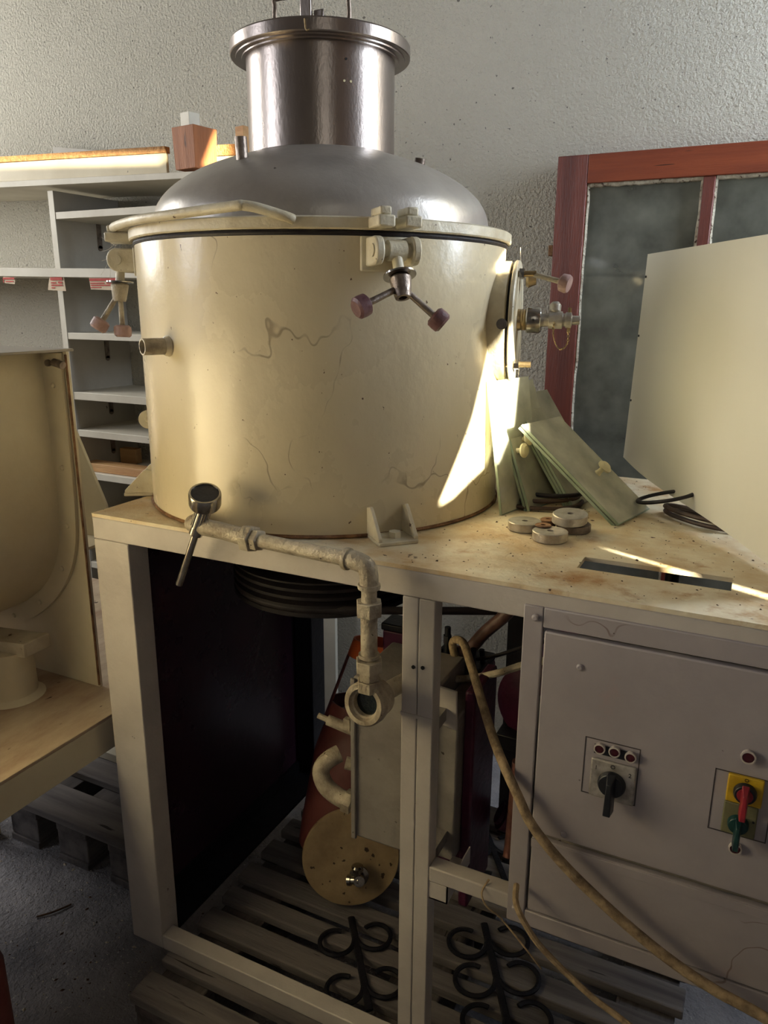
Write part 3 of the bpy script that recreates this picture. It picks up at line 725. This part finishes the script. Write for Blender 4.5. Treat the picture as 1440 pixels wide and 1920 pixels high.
# hoses
hp = [(.572, .24, .725), (.561, .235, .765), (.567, .225, .785), (.591, .20, .797), (.617, .16, .790), (.653, .11, .763), (.694, .05, .738), (.729, -.004, .731), (.755, -.022, .704), (.779, -.029, .670), (.824, -.030, .6265), (.889, -.030, .580), (.957, -.032, .543), (1.015, -.034, .522), (1.076, -.038, .511), (1.17, -.05, .485), (1.27, -.09, .40), (1.33, -.16, .20), (1.36, -.24, .03), (1.45, -.34, .0072)]
HS = G().tube(hp, .0068, 12, 5).build('long_hose', 'hose')
tag(HS, 'tan hose hanging from the pump across the front of the control cabinet', 'hose')
tag(G().tube([(.540, .29, .728), (.567, .30, .737), (.595, .30, .775), (.632, .30, .817), (.660, .31, .86), (.69, .33, .93)], .0115, 12, 4).build('brown_hose', 'brownhose'), 'thick brown hose slanting up behind the middle rail opening', 'hose')
tag(G().tube([(.50, .22, .726), (.547, .20, .723), (.585, .20, .730), (.622, .20, .742), (.66, .20, .760), (.696, .20, .781), (.74, .20, .80)], .006, 10, 4).build('grey_hose', 'pipe'), 'pale hose running level behind the tan hose to the cabinet', 'hose')
tag(G().tube([(.53, .37, .690), (.568, .30, .718), (.61, .30, .732), (.668, .30, .763), (.74, .30, .80)], .0035, 8, 4).build('black_cable', 'rubber'), 'thin black cable above the pale level hose', 'cable')
tag(G().tube([(.727, .075, .690), (.725, .075, .62), (.722, .078, .55), (.722, .07, .526)], .0085, 12, 3).build('copper_pipe', 'copper'), 'dusty copper pipe standing beside the cabinet stile', 'pipe')
PE = thing('pump_elbow', 'magenta painted pipe elbow joining the pump low down behind the hose', 'pipe', (.68, .25, .42))
G().tube([(.655, .24, .47), (.69, .25, .455), (.715, .26, .47), (.722, .265, .50), (.722, .265, .55)], .020, 16, 4).build('elbow_bend', 'purple', PE)
G().cyl((.66, .238, .468), (.672, .243, .462), .026, n=18).build('elbow_flange', 'purple', PE)
G().cyl((.700, .23, .36), (.690, .24, .455), .007, n=10).build('drain_spout', 'pipe', PE)
tag(G().tube([(.758, -.012, .556), (.767, -.040, .548), (.794, -.050, .518), (.824, -.050, .492), (.875, -.055, .464), (.923, -.060, .448), (1.02, -.08, .42), (1.12, -.12, .30), (1.18, -.17, .10), (1.24, -.24, .0045), (1.40, -.30, .0045)], .0042, 8, 4).build('thin_cable', 'hose'), 'thin grey cable drooping below the cabinet bottom edge', 'cable')
tag(G().tube([(.712, .010, .530), (.707, -.006, .518), (.716, -.007, .498), (.735, -.004, .485), (.77, -.01, .46), (.80, -.01, .43)], .0014, 6, 4).build('loose_wire', 'hose'), 'hair-thin wire looped over the middle rail', 'wire')

# ------------------------------------------------------------------ pallets
def pallet(name, label, x0, x1, ys, zt, y0, y1, wob=.004):
    T_ = thing(name, label, 'pallet', ((x0 + x1) / 2, (y0 + y1) / 2, 0))
    for a, b in ys:
        da, db = random.uniform(-wob, wob), random.uniform(-wob, wob)
        G().box(x0 + da, x1 + db, a, b, zt - .021, zt - .0005).build('board', 'pallet', T_, .003)
    xs = [x0 + .01, (x0 + x1) / 2 - .05, x1 - .11]
    for x in xs:
        G().box(x, x + .1, y0 + .002, y1 - .002, zt - .040, zt - .0215).build('stringer', 'palletY', T_, .002)
        for y in (y0 + .004, (y0 + y1) / 2 - .05, y1 - .104):
            G().box(x, x + .1, y, y + .1, .0185, zt - .0405).build('block', 'palletY', T_, .003)
        G().box(x, x + .1, y0, y1, 0.0005, .018).build('runner', 'palletY', T_, .002)
    return T_


pallet('wooden_pallet', 'dark dirty wooden pallet on the floor beneath the machine table', .088, .985,
       [(-.104, -.045), (-.020, .045), (.078, .130), (.158, .198), (.222, .273), (.305, .358), (.388, .440), (.470, .522), (.552, .602), (.632, .70)], .13, -.104, .70)
pallet('wooden_pallet', 'weathered grey wooden pallet under the left work table', -.62, -.16, [(.190, .290), (.345, .445), (.50, .60)], .125, .19, .60)

# ------------------------------------------------------------------ wrought iron pieces lying on the pallet
def grille(label, a, b, r, n, z=.136):
    a, b = V((a[0], a[1], z)), V((b[0], b[1], z)); d = (b - a).normalized(); s = V((-d.y, d.x, 0)); L_ = (b - a).length
    T_ = thing('iron_scrollwork', label, 'ironwork', (a + b) / 2 - V((0, 0, .005)), 'wrought iron scrollwork pieces')
    G().tube([a, b], (.003, .007), 8, flat=(0, 0, 1)).build('iron_bar', 'iron', T_)
    for i in range(n):
        c = a + d * (L_ * (i + .5) / n)
        for sg in (-1, 1):
            pts = []
            for k in range(16):
                th = R(175 - k * 20); rr = r * (1 - .018 * k)
                pts.append(c + s * sg * (r * 1.08) + (s * sg * math.cos(th) + d * math.sin(th)) * rr)
            G().tube(pts, (.003, .005), 6, 2, flat=(0, 0, 1)).build('scroll', 'iron', T_)
    return T_


grille('black wrought-iron scrollwork on the pallet left of the middle post', (.365, .225), (.495, .055), .036, 2)
grille('black wrought-iron scrollwork on the pallet below the cabinet corner', (.610, .330), (.735, .110), .040, 3)
grille('blue-lit wrought-iron scrollwork on the pallet behind the pump box', (.52, .60), (.64, .42), .035, 2)

# ------------------------------------------------------------------ left table and trough machine
LT = thing('left_table', 'cream painted work table with a worn scratched top at the left edge', 'table', (-.4, .1, 0))
G().box(-.95, -.035, -1.15, .55, .583, .589).build('table_top', 'lefttop', LT, .001)
G().box(-.040, -.0352, -1.15, .55, .520, .5825).build('apron', 'trough', LT, .001)
G().box(-.95, -.0405, -1.15, -1.1445, .520, .5825).build('apron', 'trough', LT, .001)
G().box(-.95, -.0405, .5445, .55, .520, .5825).build('apron', 'trough', LT, .001)
for x, y in ((-.94, -1.13), (-.94, .48), (-.10, -1.13), (-.70, .14)): G().box(x, x + .05, y, y + .05, .001, .5825).build('leg', 'trough', LT, .002)
TM = thing('trough_machine', 'cream U-shaped trough machine with a riveted end flange on the left table', 'machine', (-.3, 0, .589))
outer = [(-.140, 1.243), (-.140, 1.030), (-.145, .923), (-.156, .868), (-.178, .819), (-.221, .765), (-.280, .719), (-.318, .694)]
inner = [(-.187, 1.241), (-.185, 1.061), (-.184, .955), (-.195, .880), (-.215, .832), (-.254, .783), (-.326, .735), (-.412, .690)]
# full U: mirror about the centre line
cxm = -.47
of = [V((a, 0, b)) for a, b in outer[:-1]] + [V((-.335, 0, .692)), V((-.40, 0, .668)), V((cxm, 0, .660))]
inn = [V((a, 0, b)) for a, b in inner[:-1]] + [V((-.41, 0, .703)), V((cxm, 0, .698))]
mir = lambda L_: L_ + [V((2 * cxm - p.x, 0, p.z)) for p in reversed(L_[:-1])]
of = mir(spline(of, 4)); inn = mir(spline(inn, 4))
k = min(len(of), len(inn))
def resample(L_, n):
    d = [0]
    for i in range(1, len(L_)): d.append(d[-1] + (L_[i] - L_[i - 1]).length)
    out = []; j = 0
    for i in range(n):
        t = d[-1] * i / (n - 1)
        while j < len(d) - 2 and d[j + 1] < t: j += 1
        f = (t - d[j]) / max(1e-9, d[j + 1] - d[j]); out.append(L_[j].lerp(L_[j + 1], min(1, f)))
    return out


of = resample(of, 80); inn = resample(inn, 80)
def band(A, B, y0, y1):
    g = G(); n = len(A); vs = []
    for L_, y in ((A, y0), (B, y0), (A, y1), (B, y1)): vs += [V((p.x, y, p.z)) for p in L_]
    fs = []
    for i in range(n - 1): fs += [(i, i + 1, n + i + 1, n + i), (2 * n + i, 3 * n + i, 3 * n + i + 1, 2 * n + i + 1), (i, 2 * n + i, 2 * n + i + 1, i + 1), (n + i, n + i + 1, 3 * n + i + 1, 3 * n + i)]
    fs += [(0, n, 3 * n, 2 * n), (n - 1, 3 * n - 1, 4 * n - 1, 2 * n - 1)]
    g.add(vs, fs); return g


band(of, inn, .090, .0975).build('flange', 'trough', TM)
inn2 = [p.lerp(V((cxm, 0, max(p.z, .95))), .02) for p in inn]
band(inn, inn2, -1.02, .0895).build('trough_shell', 'trough', TM, ang=60)
G().box(-.812, -.132, .098, .104, .590, 1.245).build('end_plate', 'trough', TM)
g = G().tube([(-.1325, .0965, .595), (-.1325, .0965, 1.24)], .0022, 6); g.build('worn_edge', 'rust', TM)
G().box(-.80, -.128, -1.04, .112, 1.2455, 1.250).build('trough_lid', 'whiteback', TM, .001)
mid = [a.lerp(b, .5) for a, b in zip(of, inn)]
for i in (3, 11, 17, 22, 28, 33, 38, 43, 48, 55, 62, 70):
    p = mid[i]; G().lathe((p.x, .0898, p.z), (0, -1, 0), [(.005, 0), (.0045, .0025), (.002, .004)], 12).build('rivet', 'trough', TM)
G().prism([(-.245, .200, 1.08), (-.180, .200, .935), (-.172, .200, .865), (-.30, .200, .865)], (0, .006, 0)).build('gusset', 'trough', TM)
g = G().box(-.30, -.172, .1045, .206, .859, .8645); g.build('gusset_flange', 'trough', TM)
G().obox((-.45, -.04, .700), (.25, .03, .012), (0, .06, 0), (0, 0, -.028)).build('bracket_bar', 'cream', TM, .002)
G().lathe((-.262, .0, .589), (0, 0, 1), [(.060, .0005), (.052, .006), (.047, .010), (.045, .10)], 36).build('pedestal', 'trough', TM)
q = (-.165, .088, 1.225)
g = G().lathe(q, (0, -1, 0), [(.006, 0), (.006, .006)], 8); g.build('hinge_screw', 'darksteel', TM)
G().cyl((-.150, .085, 1.227), (-.128, .085, 1.222), .007, n=12).build('hinge_knuckle', 'darksteel', TM)

# ------------------------------------------------------------------ bookcase + long shelves on the back wall
SX = -1.033; SF = .885
BK = thing('bookcase', 'tall white bookcase with grey side panel standing against the back wall', 'bookcase', (-.55, 1.0, 0))
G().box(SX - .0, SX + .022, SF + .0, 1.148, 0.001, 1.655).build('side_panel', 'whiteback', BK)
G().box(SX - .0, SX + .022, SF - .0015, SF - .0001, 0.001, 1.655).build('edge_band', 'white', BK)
for y_ in (SF + .002, 1.11):
    G().box(-.449, -.43, y_, y_ + .019, .001, 1.60).build('corner_post', 'white', BK, .001)
for zt, th in ((1.594, .020), (1.238, .020), (1.052, .024), (.930, .022), (.790, .022), (.640, .022), (.476, .022), (.290, .022), (.10, .022)):
    G().box(SX + .0225, -.4495, SF, 1.135, zt - th, zt).build('shelf', 'white', BK, .001)
for zt, zb, y in ((1.578, 1.500, 1.052), (1.206, 1.150, 1.042), (1.020, .970, 1.037), (.902, .835, 1.031)):
    g = G().box(SX + .0222, SX + .025, y - .009, y + .009, zb, zt); g.cyl((SX + .0222, y, zb), (SX + .025, y, zb), .009, n=14); g.build('shelf_bracket', 'darksteel', BK)

def slanted(name, x0, z0, x1, z1, th, y0, y1, mat, parent=None, bev=.001):
    return G().prism([(x0, y0, z0), (x1, y0, z1), (x1, y0, z1 - th), (x0, y0, z0 - th)], (0, y1 - y0, 0)).build(name, mat, parent, bev)


tag(slanted('long_shelf', -2.45, 1.720, -.33, 1.666, .017, .86, 1.147, 'white'), 'long white shelf board high on the back wall carrying the wooden block', 'shelf')
tag(slanted('long_shelf', -2.45, 1.460, -.55, 1.4215, .026, .85, 1.147, 'white'), 'long white shelf board with price labels hanging from its underside', 'shelf')
LB = thing('leaning_board', 'cream board with a raw orange chipboard top edge standing on the high shelf', 'board', (-1.2, .88, 1.69))
slanted('board_face', -2.40, 1.778, -.548, 1.722, .053, .866, .876, 'creamboard', LB)
slanted('raw_edge', -2.40, 1.797, -.548, 1.739, .0165, .864, .884, 'osb', LB)
LC = thing('leaning_board', 'short piece of board with orange chipboard edge right of the wooden block', 'board', (-.42, .99, 1.675))
slanted('board_face', -.470, 1.726, -.380, 1.724, .052, .985, .995, 'creamboard', LC)
slanted('raw_edge', -.470, 1.7555, -.380, 1.7525, .0285, .983, 1.0, 'osb', LC)
tag(G().prism([(-1.235, 1.10, 1.83), (-.93, 1.10, 1.79), (-.93, 1.10, 1.68), (-1.235, 1.10, 1.69)], (0, .012, 0)).build('grey_board', 'whiteback', None, .001), 'grey-white board propped against the wall behind the chipboard edge', 'board')
tag(G().box(-0.233, -0.167, 1.09, 1.105, .001, .62).build('white_board', 'white', None, .001), 'tall white board standing against the wall behind the red gas bottle', 'board')
# wooden block on shelf
def rotbox(name, c, a, sx, sy, z0, z1, mat, bev=.001, taper=0):
    u = V((math.cos(R(a)), math.sin(R(a)), 0)); t = V((-u.y, u.x, 0)); c = V(c)
    ps = [c - u * sx / 2 - t * sy / 2, c + u * sx / 2 - t * sy / 2, c + u * sx / 2 + t * sy / 2, c - u * sx / 2 + t * sy / 2]
    g = G().add([V((p.x, p.y, z0)) for p in ps] + [V((c.x + (p.x - c.x) * (1 + taper), c.y + (p.y - c.y) * (1 + taper), z1)) for p in ps], [(0, 3, 2, 1), (4, 5, 6, 7), (0, 1, 5, 4), (1, 2, 6, 5), (2, 3, 7, 6), (3, 0, 4, 7)])
    return g.build(name, mat, None, bev)


tag(rotbox('wooden_block', (-.478, .905, 0), -8, .078, .078, 1.678, 1.783, 'blockwood', taper=.08), 'orange-brown wooden block standing on the high shelf', 'block')
tag(rotbox('white_block', (-.490, .905, 0), -12, .036, .036, 1.7835, 1.822, 'white'), 'small white block on top of the wooden block', 'block')
tag(rotbox('pale_block', (-.43, 1.06, 0), -12, .034, .03, 1.6755, 1.812, 'plank'), 'pale wooden offcut standing behind the short chipboard piece', 'block')
tag(G().box(-1.08, -.72, .90, .955, .7905, .818).build('plank', 'plank', None, .002), 'pale pine plank lying on the bookcase shelf', 'plank')
tag(rotbox('paper_box', (-1.0 + .03, 1.07, 0), 5, .068, .03, .7905, .842, 'plank'), 'small cream carton at the back of the plank shelf', 'box')
# red and white labels under the long shelf
for i, (x0, x1, zt, zb, sk, lab) in enumerate(((-1.236, -1.180, 1.4085, 1.385, .006, 'cut-off red label at the far left under the price-label shelf'), (-1.026, -.966, 1.4085, 1.363, -.012, 'red and white paper label left of the grey bookcase panel'), (-.862, -.735, 1.4035, 1.364, .006, 'wide red and white paper label behind the pink clamp knobs'))):
    L_ = thing('paper_label', lab, 'label', ((x0 + x1) / 2, .853, zb))
    G().prism([(x0, .853, zt), (x1, .853, zt - .003), (x1 - sk * .5, .851, zb), (x0 + sk, .851, zb + .004)], (0, .0012, 0)).build('paper', 'paperwhite', L_)
    w_ = x1 - x0
    if i == 0: bars = [(0, 1, .0, .35), (0, .12, .35, .9), (.2, .9, .62, .8)]
    else: bars = [(0.02, .98, .04, .26), (.04, .5, .40, .50), (.05, .95, .58, .68), (.04, .40, .78, .86), (.55, .95, .36, .50)]
    g = G()
    for a, b, c, d in bars:
        h = zt - zb - .006; g.box(x0 + w_ * a + abs(sk) * .3, x0 + w_ * b - abs(sk) * .3, .8500, .8508, zt - .003 - h * d, zt - .003 - h * c)
    g.build('red_bars', 'redprint', L_)
tag(G().box(-.70, -.30, .42, .56, .1255, .15).build('white_board', 'white', None, .002), 'flat white board lying on the far end of the weathered pallet', 'board')

# ------------------------------------------------------------------ old window sash leaning on the wall
WN = thing('window_sash', 'old red-stained wooden window sash with cracked putty leaning on the back wall', 'window', (1.0, 1.1, .3))
y0, y1 = 1.098, 1.138; zt = 1.676; zb = .55
G().box(.468, .541, y0, y1, zb, zt).build('stile', 'winwood', WN, .002)
G().box(1.66, 1.73, y0, y1, zb, zt).build('stile', 'winwood', WN, .002)
G().box(.5415, 1.6595, y0, y1, 1.612, zt).build('top_rail', 'winwoodx', WN, .002)
G().box(.5415, 1.6595, y0, y1, zb, zb + .07).build('bottom_rail', 'winwoodx', WN, .002)
for x in (.802, 1.075, 1.35): G().box(x, x + .026, y0 + .003, y1 - .004, zb + .0705, 1.6115).build('muntin', 'winwood', WN, .002)
xs = [(.5415, .802), (.828, 1.075), (1.101, 1.35), (1.376, 1.6595)]
for a, b in xs:
    G().box(a, b, 1.116, 1.119, zb + .0705, 1.6115).build('pane', 'pane', WN)
    for nm, (p, q) in (('putty', ((a, 1.112, zb + .08), (a, 1.112, 1.607))), ('putty', ((b, 1.112, zb + .08), (b, 1.112, 1.607))), ('putty', ((a, 1.112, 1.609), (b, 1.112, 1.609)))):
        p, q = V(p), V(q); n = 26; pts = [p.lerp(q, i / n) + V((random.uniform(-.0015, .0015), random.uniform(-.002, .001), random.uniform(-.0015, .0015))) for i in range(n + 1)]
        G().tube(pts, .0062, 6).build(nm, 'putty', WN)
g = G().box(.455, .4675, 1.105, 1.125, 1.448, 1.474); g.build('hinge_pin', 'rust', WN, .002)
tag(G().box(.47, 1.73, 1.09, 1.145, .001, .549).build('support_crate', 'palletY', None, .003), 'dark timber board holding up the red window sash', 'board')

# ------------------------------------------------------------------ white cover sheet
A = V((.745, .68, 1.035)); Bq = V((1.013, .217, .9985)); At = V((.7565, .68, 1.42)); Tq = V((.960, .329, 1.421))
CS = thing('machine_cover', 'large white sheet-metal machine cover tilted on the right end of the table', 'cover', (1.0, .4, .99))
ext = 1.20
Be = A + (Bq - A) * ext; Te = At + (Tq - At) * (ext + .32)
nrm = (Bq - A).cross(At - A).normalized()
if nrm.y > 0: nrm = -nrm
nu, nv = 24, 10; vs = []; fs = []
for lay in (0, -.0018):
    for j in range(nv + 1):
        for i in range(nu + 1):
            u = i / nu; v = j / nv
            p = A.lerp(Be, u).lerp(At.lerp(Te, u), v) + nrm * (.010 * math.sin(math.pi * u) + .006 * math.sin(2.4 * math.pi * u) * (1 - v) + lay)
            vs.append(p)
S_ = (nu + 1) * (nv + 1)
for j in range(nv):
    for i in range(nu):
        a = j * (nu + 1) + i; fs += [(a, a + 1, a + nu + 2, a + nu + 1), (S_ + a, S_ + a + nu + 1, S_ + a + nu + 2, S_ + a + 1)]
for i in range(nu):
    a = i; b = nv * (nu + 1) + i; fs += [(a, S_ + a, S_ + a + 1, a + 1), (b, b + 1, S_ + b + 1, S_ + b)]
for j in range(nv):
    a = j * (nu + 1); b = a + nu; fs += [(a, a + nu + 1, S_ + a + nu + 1, S_ + a), (b, S_ + b, S_ + b + nu + 1, b + nu + 1)]
G().add(vs, fs).build('cover_face', 'cover', CS, ang=50)
G().prism([At, Te, Te + V((.30, .30, .0)), At + V((.42, .30, .0))], (0, 0, .0018)).build('cover_top', 'cover', CS)
for v in (.30, .62, .90):
    p = A.lerp(At, v) + (Be - A).normalized() * .008 + nrm * .0012
    G().cyl(p, p + nrm * .0012, .0022, n=10).build('rivet_hole', 'ink', CS)

# ------------------------------------------------------------------ glass plates with knobs
def plate(b, a_top, label, knob=None, off=0):
    b = V(b); t = V(a_top); l = (t - b); L_ = .222; l.normalize(); w_ = V((.03, .125, 0)).normalized(); n = l.cross(w_).normalized()
    if n.x < 0: n = -n
    b = b - n * off
    T_ = thing('glass_plate', label, 'glass plate', b + w_ * .06, 'glass plates leaning on the kettle')
    G().obox(b + l * .001, l * (L_ - .002), w_ * .126, n * .0045).build('pane', 'plate', T_)
    g = G().obox(b - w_ * .0015, l * L_, w_ * .0014, n * .0045); g.obox(b - l * .0005, w_ * .126, l * .0012, n * .0045)
    g.build('polished_edge', 'plate_edge', T_)
    if knob:
        k = b + l * knob[0] + w_ * knob[1]
        sd = 1 if knob[2] > 0 else -1
        k = k + n * (.0046 if sd > 0 else -.0001)
        G().lathe(k, n * sd, [(.006, 0), (.0045, .004), (.0045, .012), (.0120, .015), (.0125, .018), (.008, .022)], 24).build('plate_knob', 'ivory', T_)
    return T_


plate((.612, .302, .9905), (.581, .302, 1.2), 'leftmost dusty glass plate, nearly upright against the kettle', (.10, .06, 1))
plate((.647, .346, .9905), (.575, .35, 1.198), 'second glass plate from the kettle, front one of a close pair')
plate((.647, .346, .9905), (.575, .35, 1.198), 'third glass plate, tucked behind the second one with a knob', (.12, .04, 1), .0065)
plate((.709, .40, .9905), (.585, .405, 1.180), 'glass plate on top of the middle leaning stack')
plate((.709, .40, .9905), (.585, .405, 1.180), 'glass plate in the centre of the middle leaning stack', None, .006)
plate((.709, .40, .9905), (.585, .405, 1.180), 'lowest glass plate of the middle leaning stack', None, .012)
plate((.799, .325, .9905), (.634, .325, 1.138), 'outermost glass plate with an ivory knob, lying flattest', (.095, .075, 1))
plate((.799, .325, .9905), (.634, .325, 1.138), 'glass plate right under the outermost knobbed one', None, .0065)

# ------------------------------------------------------------------ steel discs, washers, belts on the table
def disc(c, ax, r, th, label, mat='greysteel', hole=.0045, name='steel_disc', cat='disc', grp='steel discs beside the glass plates'):
    g = G().lathe(c, ax, [(hole, th), (r - .001, th), (r, th - .001), (r, .001), (r - .001, 0), (hole, 0)], 44, cap=False, closed=True)
    o = g.build(name, mat, None, 0, 28); return tag(o, label, cat, grp)


disc((.672, .240, .9905), (0, 0, 1), .0262, .0135, 'flat steel disc with a centre hole, leftmost of the disc heap')
disc((.7215, .203, .9905), (0, 0, 1), .0262, .0140, 'front steel disc of the heap, lying flat')
disc((.742, .268, .9905), (0, 0, 1), .0262, .0115, 'dark steel disc buried under the tilted one', 'darksteel')
disc((.737, .257, 1.0065), (.10, -.10, 1), .0268, .0140, 'topmost steel disc, tilted on the heap')
disc((.706, .220, 1.0052), (0, 0, 1), .0125, .0022, 'small rusty washer lying on the front disc', 'rust', .004, 'rusty_washer', 'washer', 'small rusty washers')
disc((.7030, .262, .9905), (0, 0, 1), .0120, .0150, 'rusty spacer ring behind the small washer', 'rust', .004, 'rusty_washer', 'washer', 'small rusty washers')


def loop(c, rx, ry, rot, r, z, lab, mat='beltbrown', wz=0, tilt=0, ph=0):
    pts = []
    for k in range(20):
        a = 2 * math.pi * k / 20; x = rx * math.cos(a) * (1 + .05 * math.sin(2 * a + ph)); y = ry * math.sin(a)
        pts.append((c[0] + x * math.cos(R(rot)) - y * math.sin(R(rot)), c[1] + x * math.sin(R(rot)) + y * math.cos(R(rot)), z + r + wz * (1 + math.sin(a + ph)) + tilt * (1 + x / rx)))
    o = G().tube(pts, (.0038, r), 8, 2, True, flat=(0, 0, 1)).build('rubber_belt', mat)
    return tag(o, lab, 'belt', 'loose rubber belts on the table')


loop((.655, .405), .070, .052, 24, .0042, .9915, 'brown rubber belt loop, lowest of the coil under the glass plates')
loop((.652, .412), .064, .044, 30, .0040, 1.0005, 'brown rubber belt loop, middle of the coil under the glass plates', ph=1)
loop((.664, .420), .056, .040, 15, .0040, 1.009, 'black rubber belt loop, topmost of the coil under the glass plates', 'rubber', ph=2)
lc, la, lb = V((.858, .420, 1.024)), V((.043, -.016, .013)), V((.012, .030, .004))
tag(G().tube([lc + la * math.cos(2 * math.pi * k / 18) + lb * math.sin(2 * math.pi * k / 18) for k in range(18)], (.0032, .0038), 8, 2, True, flat=(0, 0, 1)).build('rubber_belt', 'rubber'), 'single belt loop propped up against the lower edge of the white cover', 'belt', 'loose rubber belts on the table')
loop((.915, .405), .068, .024, -38, .0045, .9915, 'long brown belt loop, lowest one at the foot of the white cover')
loop((.908, .400), .058, .018, -36, .0045, 1.0015, 'long brown belt loop, upper one at the foot of the white cover', ph=1)

# crumbs and dirt
def crumbs(name, n, x0, x1, y0, y1, z, s0, s1, mat, avoid=None, label=None, cat='debris'):
    g = G(); k = 0
    while k < n:
        x, y = random.uniform(x0, x1), random.uniform(y0, y1)
        if avoid and avoid(x, y): continue
        k += 1; s = random.uniform(s0, s1) * (1 if random.random() < .9 else 2)
        a = random.uniform(0, 6.28); e = random.uniform(.5, 1.8); u = V((math.cos(a), math.sin(a), 0)) * s * e; t = V((-math.sin(a), math.cos(a), 0)) * s
        c = V((x, y, z + .0002)); h = V((random.uniform(-.3, .3) * s, 0, s * .7))
        g.add([c - u, c - t, c + u, c + t, c + h], [(0, 3, 2, 1), (0, 1, 4), (1, 2, 4), (2, 3, 4), (3, 0, 4)])
    return tag(g.build(name, mat), label, cat, None, 'stuff')


av = lambda x, y: (x - TC.x) ** 2 + (y - TC.y) ** 2 < .325 ** 2 or (sx0 < x < sx1 and sy0 < y < sy1)
crumbs('table_crumbs', 380, .50, 1.10, .01, .69, TOP, .0004, .0015, 'debris', av, 'dark crumbs scattered over the table top right of the kettle')
g_ = lambda x, y: not (x < -.05 or y < -.11 or x > 1.0)
crumbs('floor_grit', 2600, -.75, 1.3, -.75, 1.1, 0, .0006, .0018, 'debris', lambda x, y: not (y < -.11 or x < -.0), 'dark grit scattered over the concrete floor')
crumbs('pale_grit', 1200, -.75, .4, -.75, .6, 0, .0007, .0022, 'pipe', lambda x, y: not (y < -.11 or x < -.0), 'pale specks of grit on the concrete floor')
crumbs('pallet_dirt', 500, .10, .97, -.02, .045, .1300, .001, .003, 'debris', lambda x, y: y < .032, 'dirt along the front board of the machine pallet')
tag(G().tube([(-0.333, 0.034, .003), (-0.309, 0.060, .005), (-0.293, 0.095, .003)], .0022, 7, 4).build('twig', 'debris'), 'short dark twig lying on the floor left of the table leg', 'twig')
# cobwebs near the left clamp
g = G(); random.seed(3)
for k in range(22):
    a = polar(-148 + random.uniform(-6, 4), .33 + random.uniform(0, .03), 1.425 + random.uniform(-.012, .01)); b = a + V((random.uniform(-.05, .02), random.uniform(-.03, .02), random.uniform(-.06, .02)))
    m_ = (a + b) / 2 + V((0, 0, -.004)); g.tube([a, m_, b], .00022, 4, 3)
for a, b in (((-.69, .86, 1.43), (-.60, .9, 1.50)), ((.595, .40, 1.42), (.600, .402, 1.16)), ((.60, .40, 1.15), (.62, .41, 1.00))):
    a, b = V(a), V(b); g.tube([a, (a + b) / 2 + V((.006, 0, -.006)), b], .0004, 4, 4)
tag(g.build('cobweb', 'web'), 'wispy cobwebs around the left clamp and the glass plates', 'cobweb', None, 'stuff')

# rusty red thing in the lower left corner, close to the camera
tag(G().lathe((-.060, -.285, 0), (0, 0, 1), [(.052, .001), (.050, .28), (.036, .33), (.001, .342)], 28).build('red_post', 'red'), 'rounded rusty red post in the bottom left corner of the view', 'post')
